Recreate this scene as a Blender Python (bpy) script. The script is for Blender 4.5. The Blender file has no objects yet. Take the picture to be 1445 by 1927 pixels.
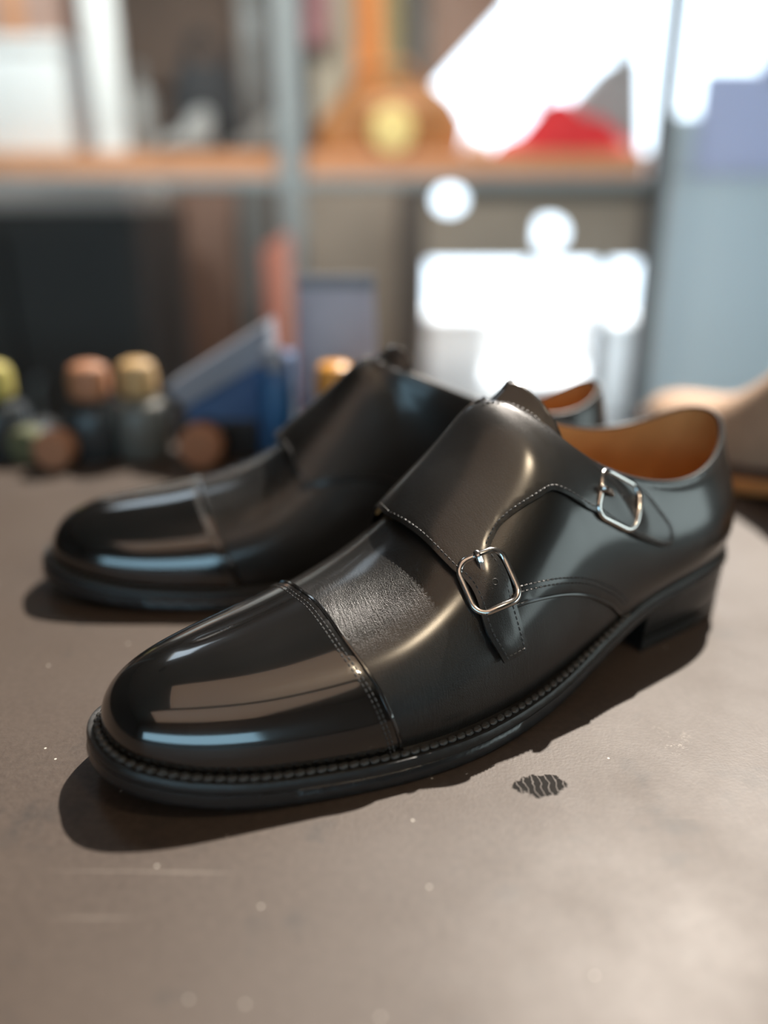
import bpy, math, random
import numpy as np
from math import pi, sin, cos, tan, sqrt, radians, atan2
from mathutils import Vector, Matrix
from mathutils.geometry import delaunay_2d_cdt

random.seed(7)
scene = bpy.context.scene
COL = scene.collection

# ------------------------------------------------------------------ camera
FPX, PITCH, CAMH = 1540.0, 0.362, 0.182
cam_data = bpy.data.cameras.new('camera')
cam = bpy.data.objects.new('camera', cam_data)
COL.objects.link(cam)
cam.location = (0, 0, CAMH)
cam.rotation_euler = (pi / 2 - PITCH, 0, 0)
cam_data.sensor_fit = 'VERTICAL'
cam_data.sensor_height = 36.0
cam_data.lens = FPX / 1927.0 * 36.0
cam_data.clip_start = 0.01
cam_data.dof.use_dof = True
cam_data.dof.focus_distance = 0.288
cam_data.dof.aperture_fstop = 2.2
scene.camera = cam

# ------------------------------------------------------------------ world and sun
world = bpy.data.worlds.new('world')
scene.world = world
world.use_nodes = True
bg = world.node_tree.nodes['Background']
bg.inputs['Color'].default_value = (0.74, 0.88, 1.0, 1)
bg.inputs['Strength'].default_value = 4.0

SUN_DIR = Vector((0.30, 0.54, 0.78)).normalized()       # towards the sun: behind the table, a little to the right
sd = bpy.data.lights.new('sun', 'SUN')
sd.energy = 9.5
sd.color = (1.0, 0.90, 0.79)
sd.angle = radians(0.7)
sun = bpy.data.objects.new('sun', sd)
COL.objects.link(sun)
sun.rotation_euler = SUN_DIR.to_track_quat('Z', 'Y').to_euler()
sun.location = SUN_DIR * 6

vs = scene.view_settings
vs.view_transform = 'Standard'
vs.look = 'None'
vs.gamma = 1.0
vs.use_curve_mapping = False
vs.exposure = 0.0
try:
    scene.cycles.use_denoising = True
    scene.cycles.max_bounces = 6
    scene.cycles.diffuse_bounces = 3
    scene.cycles.glossy_bounces = 4
    scene.cycles.adaptive_threshold = 0.025
    scene.cycles.sample_clamp_indirect = 6.0
    scene.cycles.caustics_reflective = False
    scene.cycles.caustics_refractive = False
except Exception:
    pass

# ------------------------------------------------------------------ helpers
def at(px, py, Y):
    """world point on the upright plane at distance Y seen at pixel (px, py) of the 1445x1927 frame"""
    v = py - 963.5
    fw = FPX * cos(PITCH) - v * sin(PITCH)
    dn = FPX * sin(PITCH) + v * cos(PITCH)
    return Vector(((px - 722.5) / fw * Y, Y, CAMH - dn / fw * Y))

def tag(o, label=None, cat=None, group=None, kind=None):
    if label: o['label'] = label
    if cat: o['category'] = cat
    if group: o['group'] = group
    if kind: o['kind'] = kind
    return o

def empty(name, loc=(0, 0, 0), rz=0.0):
    o = bpy.data.objects.new(name, None)
    o.empty_display_size = 0.02
    COL.objects.link(o)
    o.location = loc
    o.rotation_euler = (0, 0, rz)
    return o

def mesh_obj(name, V, F, mat, parent=None, smooth=True, uv=None):
    me = bpy.data.meshes.new(name)
    me.from_pydata([tuple(map(float, p)) for p in V], [], [tuple(map(int, f)) for f in F])
    if smooth:
        me.polygons.foreach_set('use_smooth', [True] * len(me.polygons))
    if uv is not None:
        lay = me.uv_layers.new(name='UVMap')
        idx = np.empty(len(me.loops), np.int32)
        me.loops.foreach_get('vertex_index', idx)
        lay.data.foreach_set('uv', np.asarray(uv, np.float32)[idx].ravel())
    me.materials.append(mat)
    me.update()
    o = bpy.data.objects.new(name, me)
    COL.objects.link(o)
    if parent: o.parent = parent
    return o

class MB:
    """collects shapes into one mesh"""
    def __init__(self): self.V = []; self.F = []
    def add(self, V, F):
        n = len(self.V); self.V += [tuple(v) for v in V]; self.F += [tuple(i + n for i in f) for f in F]; return self
    def box(self, lo, hi, bev=0.0):
        if bev <= 0:
            x0, y0, z0 = lo; x1, y1, z1 = hi
            return self.add([(x0,y0,z0),(x1,y0,z0),(x1,y1,z0),(x0,y1,z0),(x0,y0,z1),(x1,y0,z1),(x1,y1,z1),(x0,y1,z1)],
                            [(0,3,2,1),(4,5,6,7),(0,1,5,4),(1,2,6,5),(2,3,7,6),(3,0,4,7)])
        cx, cy = (lo[0]+hi[0])/2, (lo[1]+hi[1])/2
        return self.rprism(cx, cy, hi[0]-lo[0], hi[1]-lo[1], lo[2], hi[2], bev)
    def rprism(self, cx, cy, sx, sy, z0, z1, r, seg=4, bev=None):
        b = r * 0.5 if bev is None else bev
        def ring(ins, z):
            out = []
            for k, (a, bq) in enumerate(((1,1),(-1,1),(-1,-1),(1,-1))):
                for i in range(seg + 1):
                    t = (k + i / seg) * pi / 2
                    out.append((cx + a*(sx/2 - r) + (r - ins)*cos(t), cy + bq*(sy/2 - r) + (r - ins)*sin(t), z))
            return out
        R = [ring(b, z0), ring(b*.3, z0 + b*.3), ring(0, z0 + b), ring(0, z1 - b), ring(b*.3, z1 - b*.3), ring(b, z1)]
        n = len(R[0]); V = [p for q in R for p in q]; F = []
        for j in range(len(R) - 1):
            for i in range(n):
                F.append((j*n + i, j*n + (i+1) % n, (j+1)*n + (i+1) % n, (j+1)*n + i))
        F.append(tuple(range(n))[::-1]); F.append(tuple((len(R)-1)*n + i for i in range(n)))
        return self.add(V, F)
    def lathe(self, prof, c=(0, 0, 0), seg=28, axis='Z'):
        V = []; F = []; n = seg
        for r, z in prof:
            for i in range(n):
                a = 2*pi*i/n; x, y = r*cos(a), r*sin(a)
                p = (x, y, z) if axis == 'Z' else (x, z, y)
                V.append((p[0]+c[0], p[1]+c[1], p[2]+c[2]))
        for j in range(len(prof) - 1):
            for i in range(n):
                F.append((j*n + i, j*n + (i+1) % n, (j+1)*n + (i+1) % n, (j+1)*n + i))
        F.append(tuple(range(n))[::-1]); F.append(tuple((len(prof)-1)*n + i for i in range(n)))
        return self.add(V, F)
    def tube(self, path, rad, seg=8, closed=False, up=(0, 0, 1)):
        P = [Vector(p) for p in path]; n = len(P); V = []; F = []
        upv = Vector(up)
        for i in range(n):
            a = P[(i-1) % n] if (closed or i > 0) else P[i]
            b = P[(i+1) % n] if (closed or i < n-1) else P[i]
            t = (b - a).normalized()
            s = t.cross(upv)
            if s.length < 1e-6: s = t.cross(Vector((1, 0, 0)))
            s.normalize(); w = s.cross(t)
            r = rad[i] if hasattr(rad, '__len__') else rad
            for k in range(seg):
                q = 2*pi*k/seg
                V.append(P[i] + s*(r*cos(q)) + w*(r*sin(q)))
        m = n if closed else n - 1
        for i in range(m):
            for k in range(seg):
                F.append((i*seg + k, i*seg + (k+1) % seg, ((i+1) % n)*seg + (k+1) % seg, ((i+1) % n)*seg + k))
        if not closed:
            F.append(tuple(range(seg))); F.append(tuple((n-1)*seg + k for k in range(seg))[::-1])
        return self.add(V, F)
    def prism(self, poly, y0, y1):
        """poly in (x, z), counter-clockwise seen from -Y, extruded from y0 to y1"""
        n = len(poly)
        V = [(x, y0, z) for x, z in poly] + [(x, y1, z) for x, z in poly]
        F = [tuple(range(n)), tuple(range(2*n - 1, n - 1, -1))]
        for i in range(n):
            j = (i+1) % n; F.append((i, n + i, n + j, j))
        return self.add(V, F)
    def build(self, name, mat, parent=None, smooth=False, bevel=0.0):
        o = mesh_obj(name, self.V, self.F, mat, parent, smooth)
        if smooth:
            me = o.data
            try: me.set_sharp_from_angle(angle=radians(38))
            except Exception: pass
        if bevel > 0:
            m = o.modifiers.new('bevel', 'BEVEL'); m.width = bevel; m.segments = 2; m.limit_method = 'ANGLE'
        return o

# ------------------------------------------------------------------ materials
def new_mat(name):
    m = bpy.data.materials.new(name); m.use_nodes = True
    nt = m.node_tree; b = nt.nodes['Principled BSDF']
    return m, nt, b
def setp(b, **k):
    for key, v in k.items():
        key = key.replace('_', ' ')
        if key in b.inputs: b.inputs[key].default_value = v
def plain(name, col, rough=0.6, metal=0.0, noise=0.12, scale=30.0, bump=0.05, **kw):
    """procedural: a colour broken by noise, with fine relief"""
    m, nt, b = new_mat(name); N = nt.nodes; L = nt.links
    tc = N.new('ShaderNodeTexCoord'); nz = N.new('ShaderNodeTexNoise'); nz.inputs['Scale'].default_value = scale
    nz.inputs['Detail'].default_value = 4
    L.new(tc.outputs['Object'], nz.inputs['Vector'])
    mx = N.new('ShaderNodeMix'); mx.data_type = 'RGBA'
    mx.inputs['A'].default_value = tuple(c*(1-noise) for c in col) + (1,)
    mx.inputs['B'].default_value = tuple(min(1, c*(1+noise)) for c in col) + (1,)
    L.new(nz.outputs['Fac'], mx.inputs['Factor']); L.new(mx.outputs['Result'], b.inputs['Base Color'])
    setp(b, Roughness=rough, Metallic=metal, **kw)
    if bump > 0:
        bp = N.new('ShaderNodeBump'); bp.inputs['Strength'].default_value = bump; bp.inputs['Distance'].default_value = 0.002
        L.new(nz.outputs['Fac'], bp.inputs['Height']); L.new(bp.outputs['Normal'], b.inputs['Normal'])
    return m

def leather(name, col, rough, coat, coat_rough, grain=0.1, wrinkle=0.0, tint=None, coat_ior=1.5):
    m, nt, b = new_mat(name); N = nt.nodes; L = nt.links
    tc = N.new('ShaderNodeTexCoord')
    n1 = N.new('ShaderNodeTexNoise'); n1.inputs['Scale'].default_value = 3200; n1.inputs['Detail'].default_value = 3
    L.new(tc.outputs['Object'], n1.inputs['Vector'])
    vo = N.new('ShaderNodeTexVoronoi'); vo.inputs['Scale'].default_value = 2600
    L.new(tc.outputs['Object'], vo.inputs['Vector'])
    add = N.new('ShaderNodeMath'); add.operation = 'ADD'
    L.new(n1.outputs['Fac'], add.inputs[0]); L.new(vo.outputs['Distance'], add.inputs[1])
    h = add.outputs[0]
    if wrinkle > 0:
        # fine flex creases across the vamp, in leather (UV, mm) coordinates
        uvn = N.new('ShaderNodeUVMap')
        mp = N.new('ShaderNodeMapping'); mp.inputs['Scale'].default_value = (1.5, 0.16, 1.0)
        mp.inputs['Rotation'].default_value = (0, 0, 0.35)
        L.new(uvn.outputs['UV'], mp.inputs['Vector'])
        nw = N.new('ShaderNodeTexNoise'); nw.inputs['Scale'].default_value = 1.0; nw.inputs['Detail'].default_value = 5
        nw.inputs['Roughness'].default_value = 0.65
        L.new(mp.outputs['Vector'], nw.inputs['Vector'])
        big = N.new('ShaderNodeTexNoise'); big.inputs['Scale'].default_value = 0.05
        L.new(uvn.outputs['UV'], big.inputs['Vector'])
        rp = N.new('ShaderNodeMapRange'); rp.inputs['From Min'].default_value = 0.42; rp.inputs['From Max'].default_value = 0.62
        L.new(big.outputs['Fac'], rp.inputs['Value'])
        ml = N.new('ShaderNodeMath'); ml.operation = 'MULTIPLY'
        L.new(nw.outputs['Fac'], ml.inputs[0]); L.new(rp.outputs['Result'], ml.inputs[1])
        sc = N.new('ShaderNodeMath'); sc.operation = 'MULTIPLY'; sc.inputs[1].default_value = wrinkle
        L.new(ml.outputs[0], sc.inputs[0])
        a2 = N.new('ShaderNodeMath'); a2.operation = 'ADD'
        L.new(h, a2.inputs[0]); L.new(sc.outputs[0], a2.inputs[1]); h = a2.outputs[0]
    bp = N.new('ShaderNodeBump'); bp.inputs['Strength'].default_value = grain; bp.inputs['Distance'].default_value = 0.0004
    L.new(h, bp.inputs['Height']); L.new(bp.outputs['Normal'], b.inputs['Normal'])
    n2 = N.new('ShaderNodeTexNoise'); n2.inputs['Scale'].default_value = 60; n2.inputs['Detail'].default_value = 4
    L.new(tc.outputs['Object'], n2.inputs['Vector'])
    mx = N.new('ShaderNodeMix'); mx.data_type = 'RGBA'
    mx.inputs['A'].default_value = tuple(c*0.75 for c in col) + (1,)
    mx.inputs['B'].default_value = tuple((tint or tuple(c*1.3 for c in col))) + (1,)
    L.new(n2.outputs['Fac'], mx.inputs['Factor']); L.new(mx.outputs['Result'], b.inputs['Base Color'])
    mr = N.new('ShaderNodeMapRange'); mr.inputs['To Min'].default_value = rough*0.85; mr.inputs['To Max'].default_value = rough*1.15
    L.new(n2.outputs['Fac'], mr.inputs['Value']); L.new(mr.outputs['Result'], b.inputs['Roughness'])
    setp(b, Coat_Weight=coat, Coat_Roughness=coat_rough, Coat_IOR=coat_ior, Specular_IOR_Level=0.34)
    return m

M = {}
M['leather'] = leather('black_calf_leather', (0.006, 0.0057, 0.0052), 0.33, 0.75, 0.12, grain=0.10, wrinkle=0.0)
M['vamp'] = leather('black_creased_leather', (0.006, 0.0057, 0.0052), 0.36, 0.75, 0.15, grain=0.34, wrinkle=4.0)
M['polished'] = leather('black_mirror_polished_leather', (0.005, 0.005, 0.005), 0.20, 1.0, 0.06, grain=0.03, coat_ior=1.75)
M['strap'] = leather('black_strap_leather', (0.007, 0.0065, 0.006), 0.38, 0.7, 0.16, grain=0.22, wrinkle=1.6)
M['binding'] = leather('black_edge_binding', (0.012, 0.012, 0.012), 0.5, 0.0, 0.2, grain=0.05)
M['thread'] = plain('black_waxed_thread', (0.05, 0.05, 0.05), 0.4, scale=900, bump=0.2)
M['welt_thread'] = plain('dark_grey_welt_thread', (0.035, 0.034, 0.032), 0.36, scale=900, bump=0.3)
M['edge'] = plain('black_waxed_sole_edge', (0.012, 0.013, 0.014), 0.25, scale=260, bump=0.12, noise=0.4)
M['welt'] = plain('black_welt_leather', (0.012, 0.012, 0.012), 0.4, scale=300, bump=0.15, noise=0.4)
M['heel'] = plain('black_stacked_heel', (0.012, 0.013, 0.013), 0.36, scale=200, bump=0.08, noise=0.4)
M['sole_bottom'] = plain('black_sole_underside', (0.02, 0.018, 0.017), 0.5, scale=120)
M['lining'] = leather('tan_leather_lining', (0.52, 0.25, 0.085), 0.5, 0.15, 0.3, grain=0.08, tint=(0.66, 0.34, 0.13))
M['steel'] = plain('polished_gunmetal_steel', (0.62, 0.60, 0.58), 0.16, metal=1.0, noise=0.08, scale=300, bump=0.02)
M['dark_hole'] = plain('dark_punched_hole', (0.004, 0.004, 0.004), 0.8, bump=0)

# ------------------------------------------------------------------ setting: room
def table_material():
    m, nt, b = new_mat('dark_brown_worn_tabletop'); N = nt.nodes; L = nt.links
    tc = N.new('ShaderNodeTexCoord'); P = tc.outputs['Object']
    def noise(scale, detail=4, rough=.5, vec=None):
        n = N.new('ShaderNodeTexNoise'); n.inputs['Scale'].default_value = scale; n.inputs['Detail'].default_value = detail
        n.inputs['Roughness'].default_value = rough; L.new(vec or P, n.inputs['Vector']); return n.outputs['Fac']
    def rng(v, a, b_, c=0.0, d=1.0):
        r = N.new('ShaderNodeMapRange'); r.inputs['From Min'].default_value = a; r.inputs['From Max'].default_value = b_
        r.inputs['To Min'].default_value = c; r.inputs['To Max'].default_value = d; L.new(v, r.inputs['Value']); return r.outputs['Result']
    def math(op, x, y):
        q = N.new('ShaderNodeMath'); q.operation = op
        for i, s in enumerate((x, y)):
            if hasattr(s, 'links'): L.new(s, q.inputs[i])
            else: q.inputs[i].default_value = s
        return q.outputs[0]
    def mix(f, A, B):
        x = N.new('ShaderNodeMix'); x.data_type = 'RGBA'; L.new(f, x.inputs['Factor'])
        for k, s in (('A', A), ('B', B)):
            if isinstance(s, tuple): x.inputs[k].default_value = s + (1,)
            else: L.new(s, x.inputs[k])
        return x.outputs['Result']
    base = mix(rng(noise(9, 5, .6), .3, .7), (0.034, 0.0225, 0.016), (0.051, 0.036, 0.0265))
    base = mix(rng(noise(420, 3), .35, .75), base, (0.058, 0.042, 0.032))
    # dark smudges
    sm = math('MULTIPLY', rng(noise(38, 4, .6), .60, .72), .55)
    base = mix(sm, base, (0.014, 0.012, 0.011))
    # dust specks
    vo = N.new('ShaderNodeTexVoronoi'); vo.voronoi_dimensions = '2D'; vo.inputs['Scale'].default_value = 95; L.new(P, vo.inputs['Vector'])
    wn = N.new('ShaderNodeTexWhiteNoise'); L.new(vo.outputs['Position'], wn.inputs['Vector'])
    sp = math('MULTIPLY', rng(vo.outputs['Distance'], .05, .03), math('GREATER_THAN', wn.outputs['Value'], .94))
    base = mix(sp, base, (0.42, 0.40, 0.36))
    # a wrinkled dark ink stain and a pale scuff, both with a place of their own on the table
    def spot(cx, cy, sx, sy, rot):
        mp = N.new('ShaderNodeMapping'); mp.vector_type = 'TEXTURE'
        mp.inputs['Location'].default_value = (cx, cy, 0); mp.inputs['Rotation'].default_value = (0, 0, rot)
        mp.inputs['Scale'].default_value = (sx, sy, 1); L.new(P, mp.inputs['Vector'])
        le = N.new('ShaderNodeVectorMath'); le.operation = 'LENGTH'
        fl = N.new('ShaderNodeVectorMath'); fl.operation = 'MULTIPLY'; fl.inputs[1].default_value = (1, 1, 0)
        L.new(mp.outputs['Vector'], fl.inputs[0]); L.new(fl.outputs['Vector'], le.inputs[0])
        return le.outputs['Value'], fl.outputs['Vector']
    d, lv = spot(0.0525, 0.0232, 0.0088, 0.0056, 0.1)
    d = math('ADD', d, math('MULTIPLY', math('SUBTRACT', noise(260, 3), .5), 1.1))
    wv = N.new('ShaderNodeTexWave'); wv.inputs['Scale'].default_value = 1.1; wv.inputs['Distortion'].default_value = 5
    wv.inputs['Detail'].default_value = 3; L.new(lv, wv.inputs['Vector'])
    ink = math('MULTIPLY', rng(d, 1.02, .92), rng(wv.outputs['Fac'], .03, .14, .3, 1))
    base = mix(ink, base, (0.009, 0.008, 0.007))
    d2, lv2 = spot(0.104, 0.0475, 0.009, 0.014, -0.3)
    sc = math('MULTIPLY', rng(d2, 1.0, .1), rng(noise(330, 6, .8), .56, .70))
    base = mix(sc, base, (0.34, 0.31, 0.27))
    # long hairline scratches
    mp = N.new('ShaderNodeMapping'); mp.inputs['Rotation'].default_value = (0, 0, .35); mp.inputs['Scale'].default_value = (6, 190, 1)
    L.new(P, mp.inputs['Vector'])
    scr = math('MULTIPLY', rng(noise(1.0, 2, .5, mp.outputs['Vector']), .735, .78), .35)
    base = mix(scr, base, (0.25, 0.22, 0.19))
    L.new(base, b.inputs['Base Color'])
    L.new(rng(noise(14, 5, .6), .3, .7, .50, .62), b.inputs['Roughness'])
    L.new(rng(ink, 0, 1, .52, .05), b.inputs['Specular IOR Level'])
    bp = N.new('ShaderNodeBump'); bp.inputs['Strength'].default_value = .14; bp.inputs['Distance'].default_value = .0006
    L.new(math('ADD', noise(900, 2), math('MULTIPLY', ink, 1.5)), bp.inputs['Height']); L.new(bp.outputs['Normal'], b.inputs['Normal'])
    return m
M['table'] = table_material()
M['table_leg'] = plain('dark_table_leg_steel', (0.03, 0.03, 0.03), 0.5, metal=.6)

FLOOR = -0.75
M['floor'] = plain('grey_concrete_floor', (0.20, 0.19, 0.18), 0.6, scale=6, noise=.2)
M['wall_brown'] = plain('dark_brown_wall', (0.13, 0.095, 0.075), 0.8, scale=5, noise=.25)
M['wall_dark'] = plain('dark_plaster', (0.12, 0.105, 0.09), 0.85, scale=4, noise=.1)
M['wall_warm'] = plain('warm_plaster', (0.36, 0.29, 0.235), 0.85, scale=4, noise=.1)
M['ceiling'] = plain('warm_grey_ceiling', (0.34, 0.28, 0.23), 0.85, scale=3, noise=.12)
M['frame'] = plain('window_frame_grey', (0.42, 0.44, 0.42), 0.5, scale=20)

def struct(name, mb, mat, **kw):
    o = mb.build(name, mat, **kw); o['kind'] = 'structure'; return o

struct('floor', MB().box((-3.2, -2.7, FLOOR - .05), (3.2, 7.5, FLOOR)), M['floor'])
CEIL = 1.75
WB = 3.0                                             # distance of the rear wall
def wx(px, py=200): return at(px, py, WB).x
def wz(py): return at(722, py, WB).z
# rear wall: brown part on the left, shop window on the right
struct('wall_rear', MB().box((-3.2, WB, FLOOR), (wx(795), WB + .12, CEIL)), M['wall_brown'])
# wall behind the camera: opening with daylight on the left, above it plaster
ZW0, ZW1 = 0.12, 0.78
XW0, XW1 = -2.2, 1.1
mb = MB()
mb.box((-3.2, -2.6, FLOOR), (XW0, -2.5, CEIL)); mb.box((XW1, -2.6, FLOOR), (3.2, -2.5, CEIL))
mb.box((XW0, -2.6, FLOOR), (XW1, -2.5, ZW0)); mb.box((XW0, -2.6, ZW1), (XW1, -2.5, CEIL))
struct('wall_front', mb, M['wall_warm'])
struct('wall_left', MB().box((-3.3, -2.6, FLOOR), (-3.2, WB + .12, CEIL)), M['wall_dark'])
mb = MB()                                            # right wall with a wide side window
YR0, YR1, ZR0, ZR1 = -1.0, .50, 0.06, 0.9
mb.box((2.6, -2.6, FLOOR), (2.7, YR0, CEIL)); mb.box((2.6, YR1, FLOOR), (2.7, WB + .12, CEIL))
mb.box((2.6, YR0, FLOOR), (2.7, YR1, ZR0)); mb.box((2.6, YR0, ZR1), (2.7, YR1, CEIL))
struct('wall_right', mb, M['wall_dark'])
# unseen ceiling; its skylight is added to let the sun onto the table
SX0, SX1, SY0, SY1 = 0.22, 1.20, 1.22, 2.02
mb = MB()
LX0, LX1, LY0, LY1 = -1.15, -.70, 1.35, 2.0        # second, narrow skylight added for a pale streak along the shoe ridge
mb.box((-3.2, -2.6, CEIL), (LX0, WB + .12, CEIL + .1)); mb.box((LX1, -2.6, CEIL), (SX0, WB + .12, CEIL + .1))
mb.box((LX0, -2.6, CEIL), (LX1, LY0, CEIL + .1)); mb.box((LX0, LY1, CEIL), (LX1, WB + .12, CEIL + .1)); mb.box((SX1, -2.6, CEIL), (2.7, WB + .12, CEIL + .1))
mb.box((SX0, -2.6, CEIL), (SX1, SY0, CEIL + .1)); mb.box((SX0, SY1, CEIL), (SX1, WB + .12, CEIL + .1))
struct('ceiling', mb, M['ceiling'])

# pane added in the side window to tint its light pale green
m, nt, b = new_mat('greenish_tint_pane')
tp = nt.nodes.new('ShaderNodeBsdfTransparent'); tp.inputs['Color'].default_value = (0.985, 0.985, 0.925, 1)
nt.links.new(tp.outputs[0], nt.nodes['Material Output'].inputs['Surface']); M['green_tint'] = m
struct('window_2', MB().box((2.64, YR0, ZR0), (2.65, YR1, ZR1)), M['green_tint'])
m, nt, b = new_mat('cyan_tint_pane')  # pane added to tint the window light reflected in the leather
tp = nt.nodes.new('ShaderNodeBsdfTransparent'); tp.inputs['Color'].default_value = (0.80, 0.95, 1.0, 1)
nt.links.new(tp.outputs[0], nt.nodes['Material Output'].inputs['Surface']); M['cyan_tint'] = m
struct('window_3', MB().box((XW0, -2.56, ZW0), (XW1, -2.55, ZW1)), M['cyan_tint'])
# shop window in the rear wall: frame, mullions, a frosted pane on the right
m, nt, b = new_mat('frosted_blue_glass')
N = nt.nodes; tr = N.new('ShaderNodeBsdfTranslucent'); tr.inputs['Color'].default_value = (0.23, 0.255, 0.265, 1)
df = N.new('ShaderNodeBsdfDiffuse'); df.inputs['Color'].default_value = (.35, .40, .42, 1)
ad = N.new('ShaderNodeAddShader'); nt.links.new(tr.outputs[0], ad.inputs[0]); nt.links.new(df.outputs[0], ad.inputs[1])
nt.links.new(ad.outputs[0], N['Material Output'].inputs['Surface']); M['frosted'] = m
m, nt, b = new_mat('frosted_violet_glass')
N = nt.nodes; tr = N.new('ShaderNodeBsdfTranslucent'); tr.inputs['Color'].default_value = (0.215, 0.23, 0.275, 1)
df = N.new('ShaderNodeBsdfDiffuse'); df.inputs['Color'].default_value = (.35, .38, .45, 1)
ad = N.new('ShaderNodeAddShader'); nt.links.new(tr.outputs[0], ad.inputs[0]); nt.links.new(df.outputs[0], ad.inputs[1])
nt.links.new(ad.outputs[0], N['Material Output'].inputs['Surface']); M['frosted_v'] = m
w1 = empty('window_1', (wx(1020), WB, FLOOR)); w1['kind'] = 'structure'
def wpart(name, x0, x1, z0, z1, mat, dy=(0, .06)):
    o = MB().box((x0 - w1.location.x, dy[0], z0 - FLOOR), (x1 - w1.location.x, dy[1], z1 - FLOOR)).build(name, mat, w1); return o
wpart('window_frame', wx(795), wx(812), FLOOR, CEIL, M['frame'])
wpart('mullion', wx(1014), wx(1026), FLOOR, CEIL, M['frame'])
wpart('mullion', wx(1262), wx(1276), FLOOR, CEIL, M['frame'])
wpart('frosted_pane', wx(1276), wx(1276) + 1.35, FLOOR, wz(330), M['frosted'], (.01, .025))
wpart('frosted_pane', wx(1276), wx(1318), wz(330), wz(215), M['frosted'], (.01, .025))
wpart('frosted_pane', wx(1318), wx(1276) + 1.35, wz(330), wz(130), M['frosted_v'], (.01, .025))
wpart('frosted_pane', wx(1424), wx(1276) + 1.35, wz(130), CEIL, M['frosted_v'], (.01, .025))
struct('wall_corner', MB().box((wx(1276) + 1.35, WB, FLOOR), (2.7, WB + .12, CEIL)), M['wall_warm'])

# ------------------------------------------------------------------ worktable
tb = empty('worktable', (0, .2, FLOOR)); tag(tb, 'dark brown worn worktable the shoes stand on', 'table')
MB().box((-.95, -.48, -FLOOR - .035), (.95, .44, -FLOOR), 0).build('tabletop', M['table'], tb, bevel=.003)
for sx in (-.88, .88):
    for sy in (-.42, .38):
        MB().box((sx - .03, sy - .03, 0), (sx + .03, sy + .03, -FLOOR - .035)).build('leg', M['table_leg'], tb, bevel=.004)

# ------------------------------------------------------------------ the shoe last
# stations: Fx,FyL,FyM, Tx,Tz,TyL,TyM, n, bulge, k(0 superellipse ..1 wall), dz medial
ST=np.array([
[  7,   0,   0,  40,  43,   0,   0, 2.1, 1.6, 0, 0],
[  8.3, 9,   9,  42,  43.2, 0,   0, 2.1, 1.6, 0, 0],
[ 12.5,16.5,16,  46,  43.8, 0,   0, 2.08, 1.6, 0, 0],
[ 22,  24,  23,  52,  44.6,-.3, .3, 2.05, 1.6, 0, 0],
[ 36,  31,  29.5,60,  45.8,-.8, .8, 2.0, 1.6, 0, 0],
[ 56,  37,  35.5,72,  47.8,-1.5, 1.5, 1.95, 1.7, 0, 0],
[ 80,  43.5,40,  90,  52,  -2.5, 2.5, 1.92, 1.8, 0, 0],
[104,  48,  43.5,108, 58.5,-4,   4, 1.9, 1.8, 0, 0],
[128,  48,  41, 126,  71,-6,   6, 1.88, 1.7, 0, 0],
[150,  46,  36, 141,  86.3,-8,   8, 1.88, 2.0, 0, 0],
[170,  43,  30, 155, 101.5,-9,   9, 1.87, 2.0, 0, 0],
[186,  40.5,28, 166, 109,  -7.5,7.5,1.85, 2.0, .05, 0],
[200,  38,  28, 179,  98,  13,  17, 1.75,2.5, .3, 7],
[214,  35.5,29, 197,  85,  22,  22, 1.7, 3.5, .65, 13],
[232,  33,  30, 218,  76,  26.5,26, 1.7, 4.5, .95, 13],
[252,  32,  31, 246,  71,  29,  27, 1.7, 5.0, 1, 10],
[272,  29,  29, 271,  77,  24,  24, 1.7, 4.5, 1, 4],
[285,  23,  23, 285,  86,  15,  15, 1.7, 4.0, 1, 1],
[292,  13,  13, 290,  90,   8,   8, 1.7, 4.0, 1, 0],
[294, 0,   0, 292,  91,   0,   0, 1.7, 4.0, 1, 0],
],float)
NS=len(ST)
def cspline(yk):
    # C2 spline, unit knots, natural ends -> returns second derivs
    n=len(yk);A=np.zeros((n,n));b=np.zeros(n);A[0,0]=A[-1,-1]=1
    for i in range(1,n-1):
        A[i,i-1:i+2]=1,4,1;b[i]=6*(yk[i-1]-2*yk[i]+yk[i+1])
    return np.linalg.solve(A,b)
def sev(yk,M,x):
    i=np.clip(x.astype(int),0,len(yk)-2);t=x-i
    return (1-t)*yk[i]+t*yk[i+1]+((t**3-t)*M[i+1]+((1-t)**3-(1-t))*M[i])/6
NT=760
TAB=[]
for c in range(ST.shape[1]):
    y=ST[:,c];sg=-1 if c in(1,2,5,6) else 1
    if c in(5,6): 
        e0,e1=y[4:0:-1]*-1,-y[-2:-6:-1]
    else: e0,e1=sg*y[4:0:-1],sg*y[-2:-6:-1]
    ye=np.concatenate([e0,y,e1]);Mk=cspline(ye)
    xs=np.linspace(0,len(ye)-1,40*(len(ye)-1)+1);d=sev(ye,Mk,xs)
    g=np.exp(-.5*(np.arange(-60,61)/18.)**2);g/=g.sum()
    d=np.convolve(np.pad(d,60,mode='edge'),g,'valid')
    TAB.append(d[4*40-40:4*40+40*(NS-1)+41])   # one station margin each side
def evalst(u):
    x=(np.asarray(u,float)*(NS-1)+1)*40
    i=np.clip(x.astype(int),1,len(TAB[0])-3);t=x-i
    out=[]
    for d in TAB:
        a,b,c,e=d[i-1],d[i],d[i+1],d[i+2]
        out.append(b+.5*t*(c-a+t*(2*a-5*b+4*c-e+t*(3*(b-c)+e-a))))
    w=np.clip((np.asarray(u,float)-.55)/.035,0,1);w=w*w*(3-2*w);m=(out[5]-out[6])/2   # closed over the instep before the throat
    out[5]=m+w*(out[5]-m);out[6]=-m+w*(out[6]+m);out[10]=out[10]*w
    return out
SX=np.array([-20,0,20,45,75,110,130,150,170,190,210,240,270,300,320.])
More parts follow.
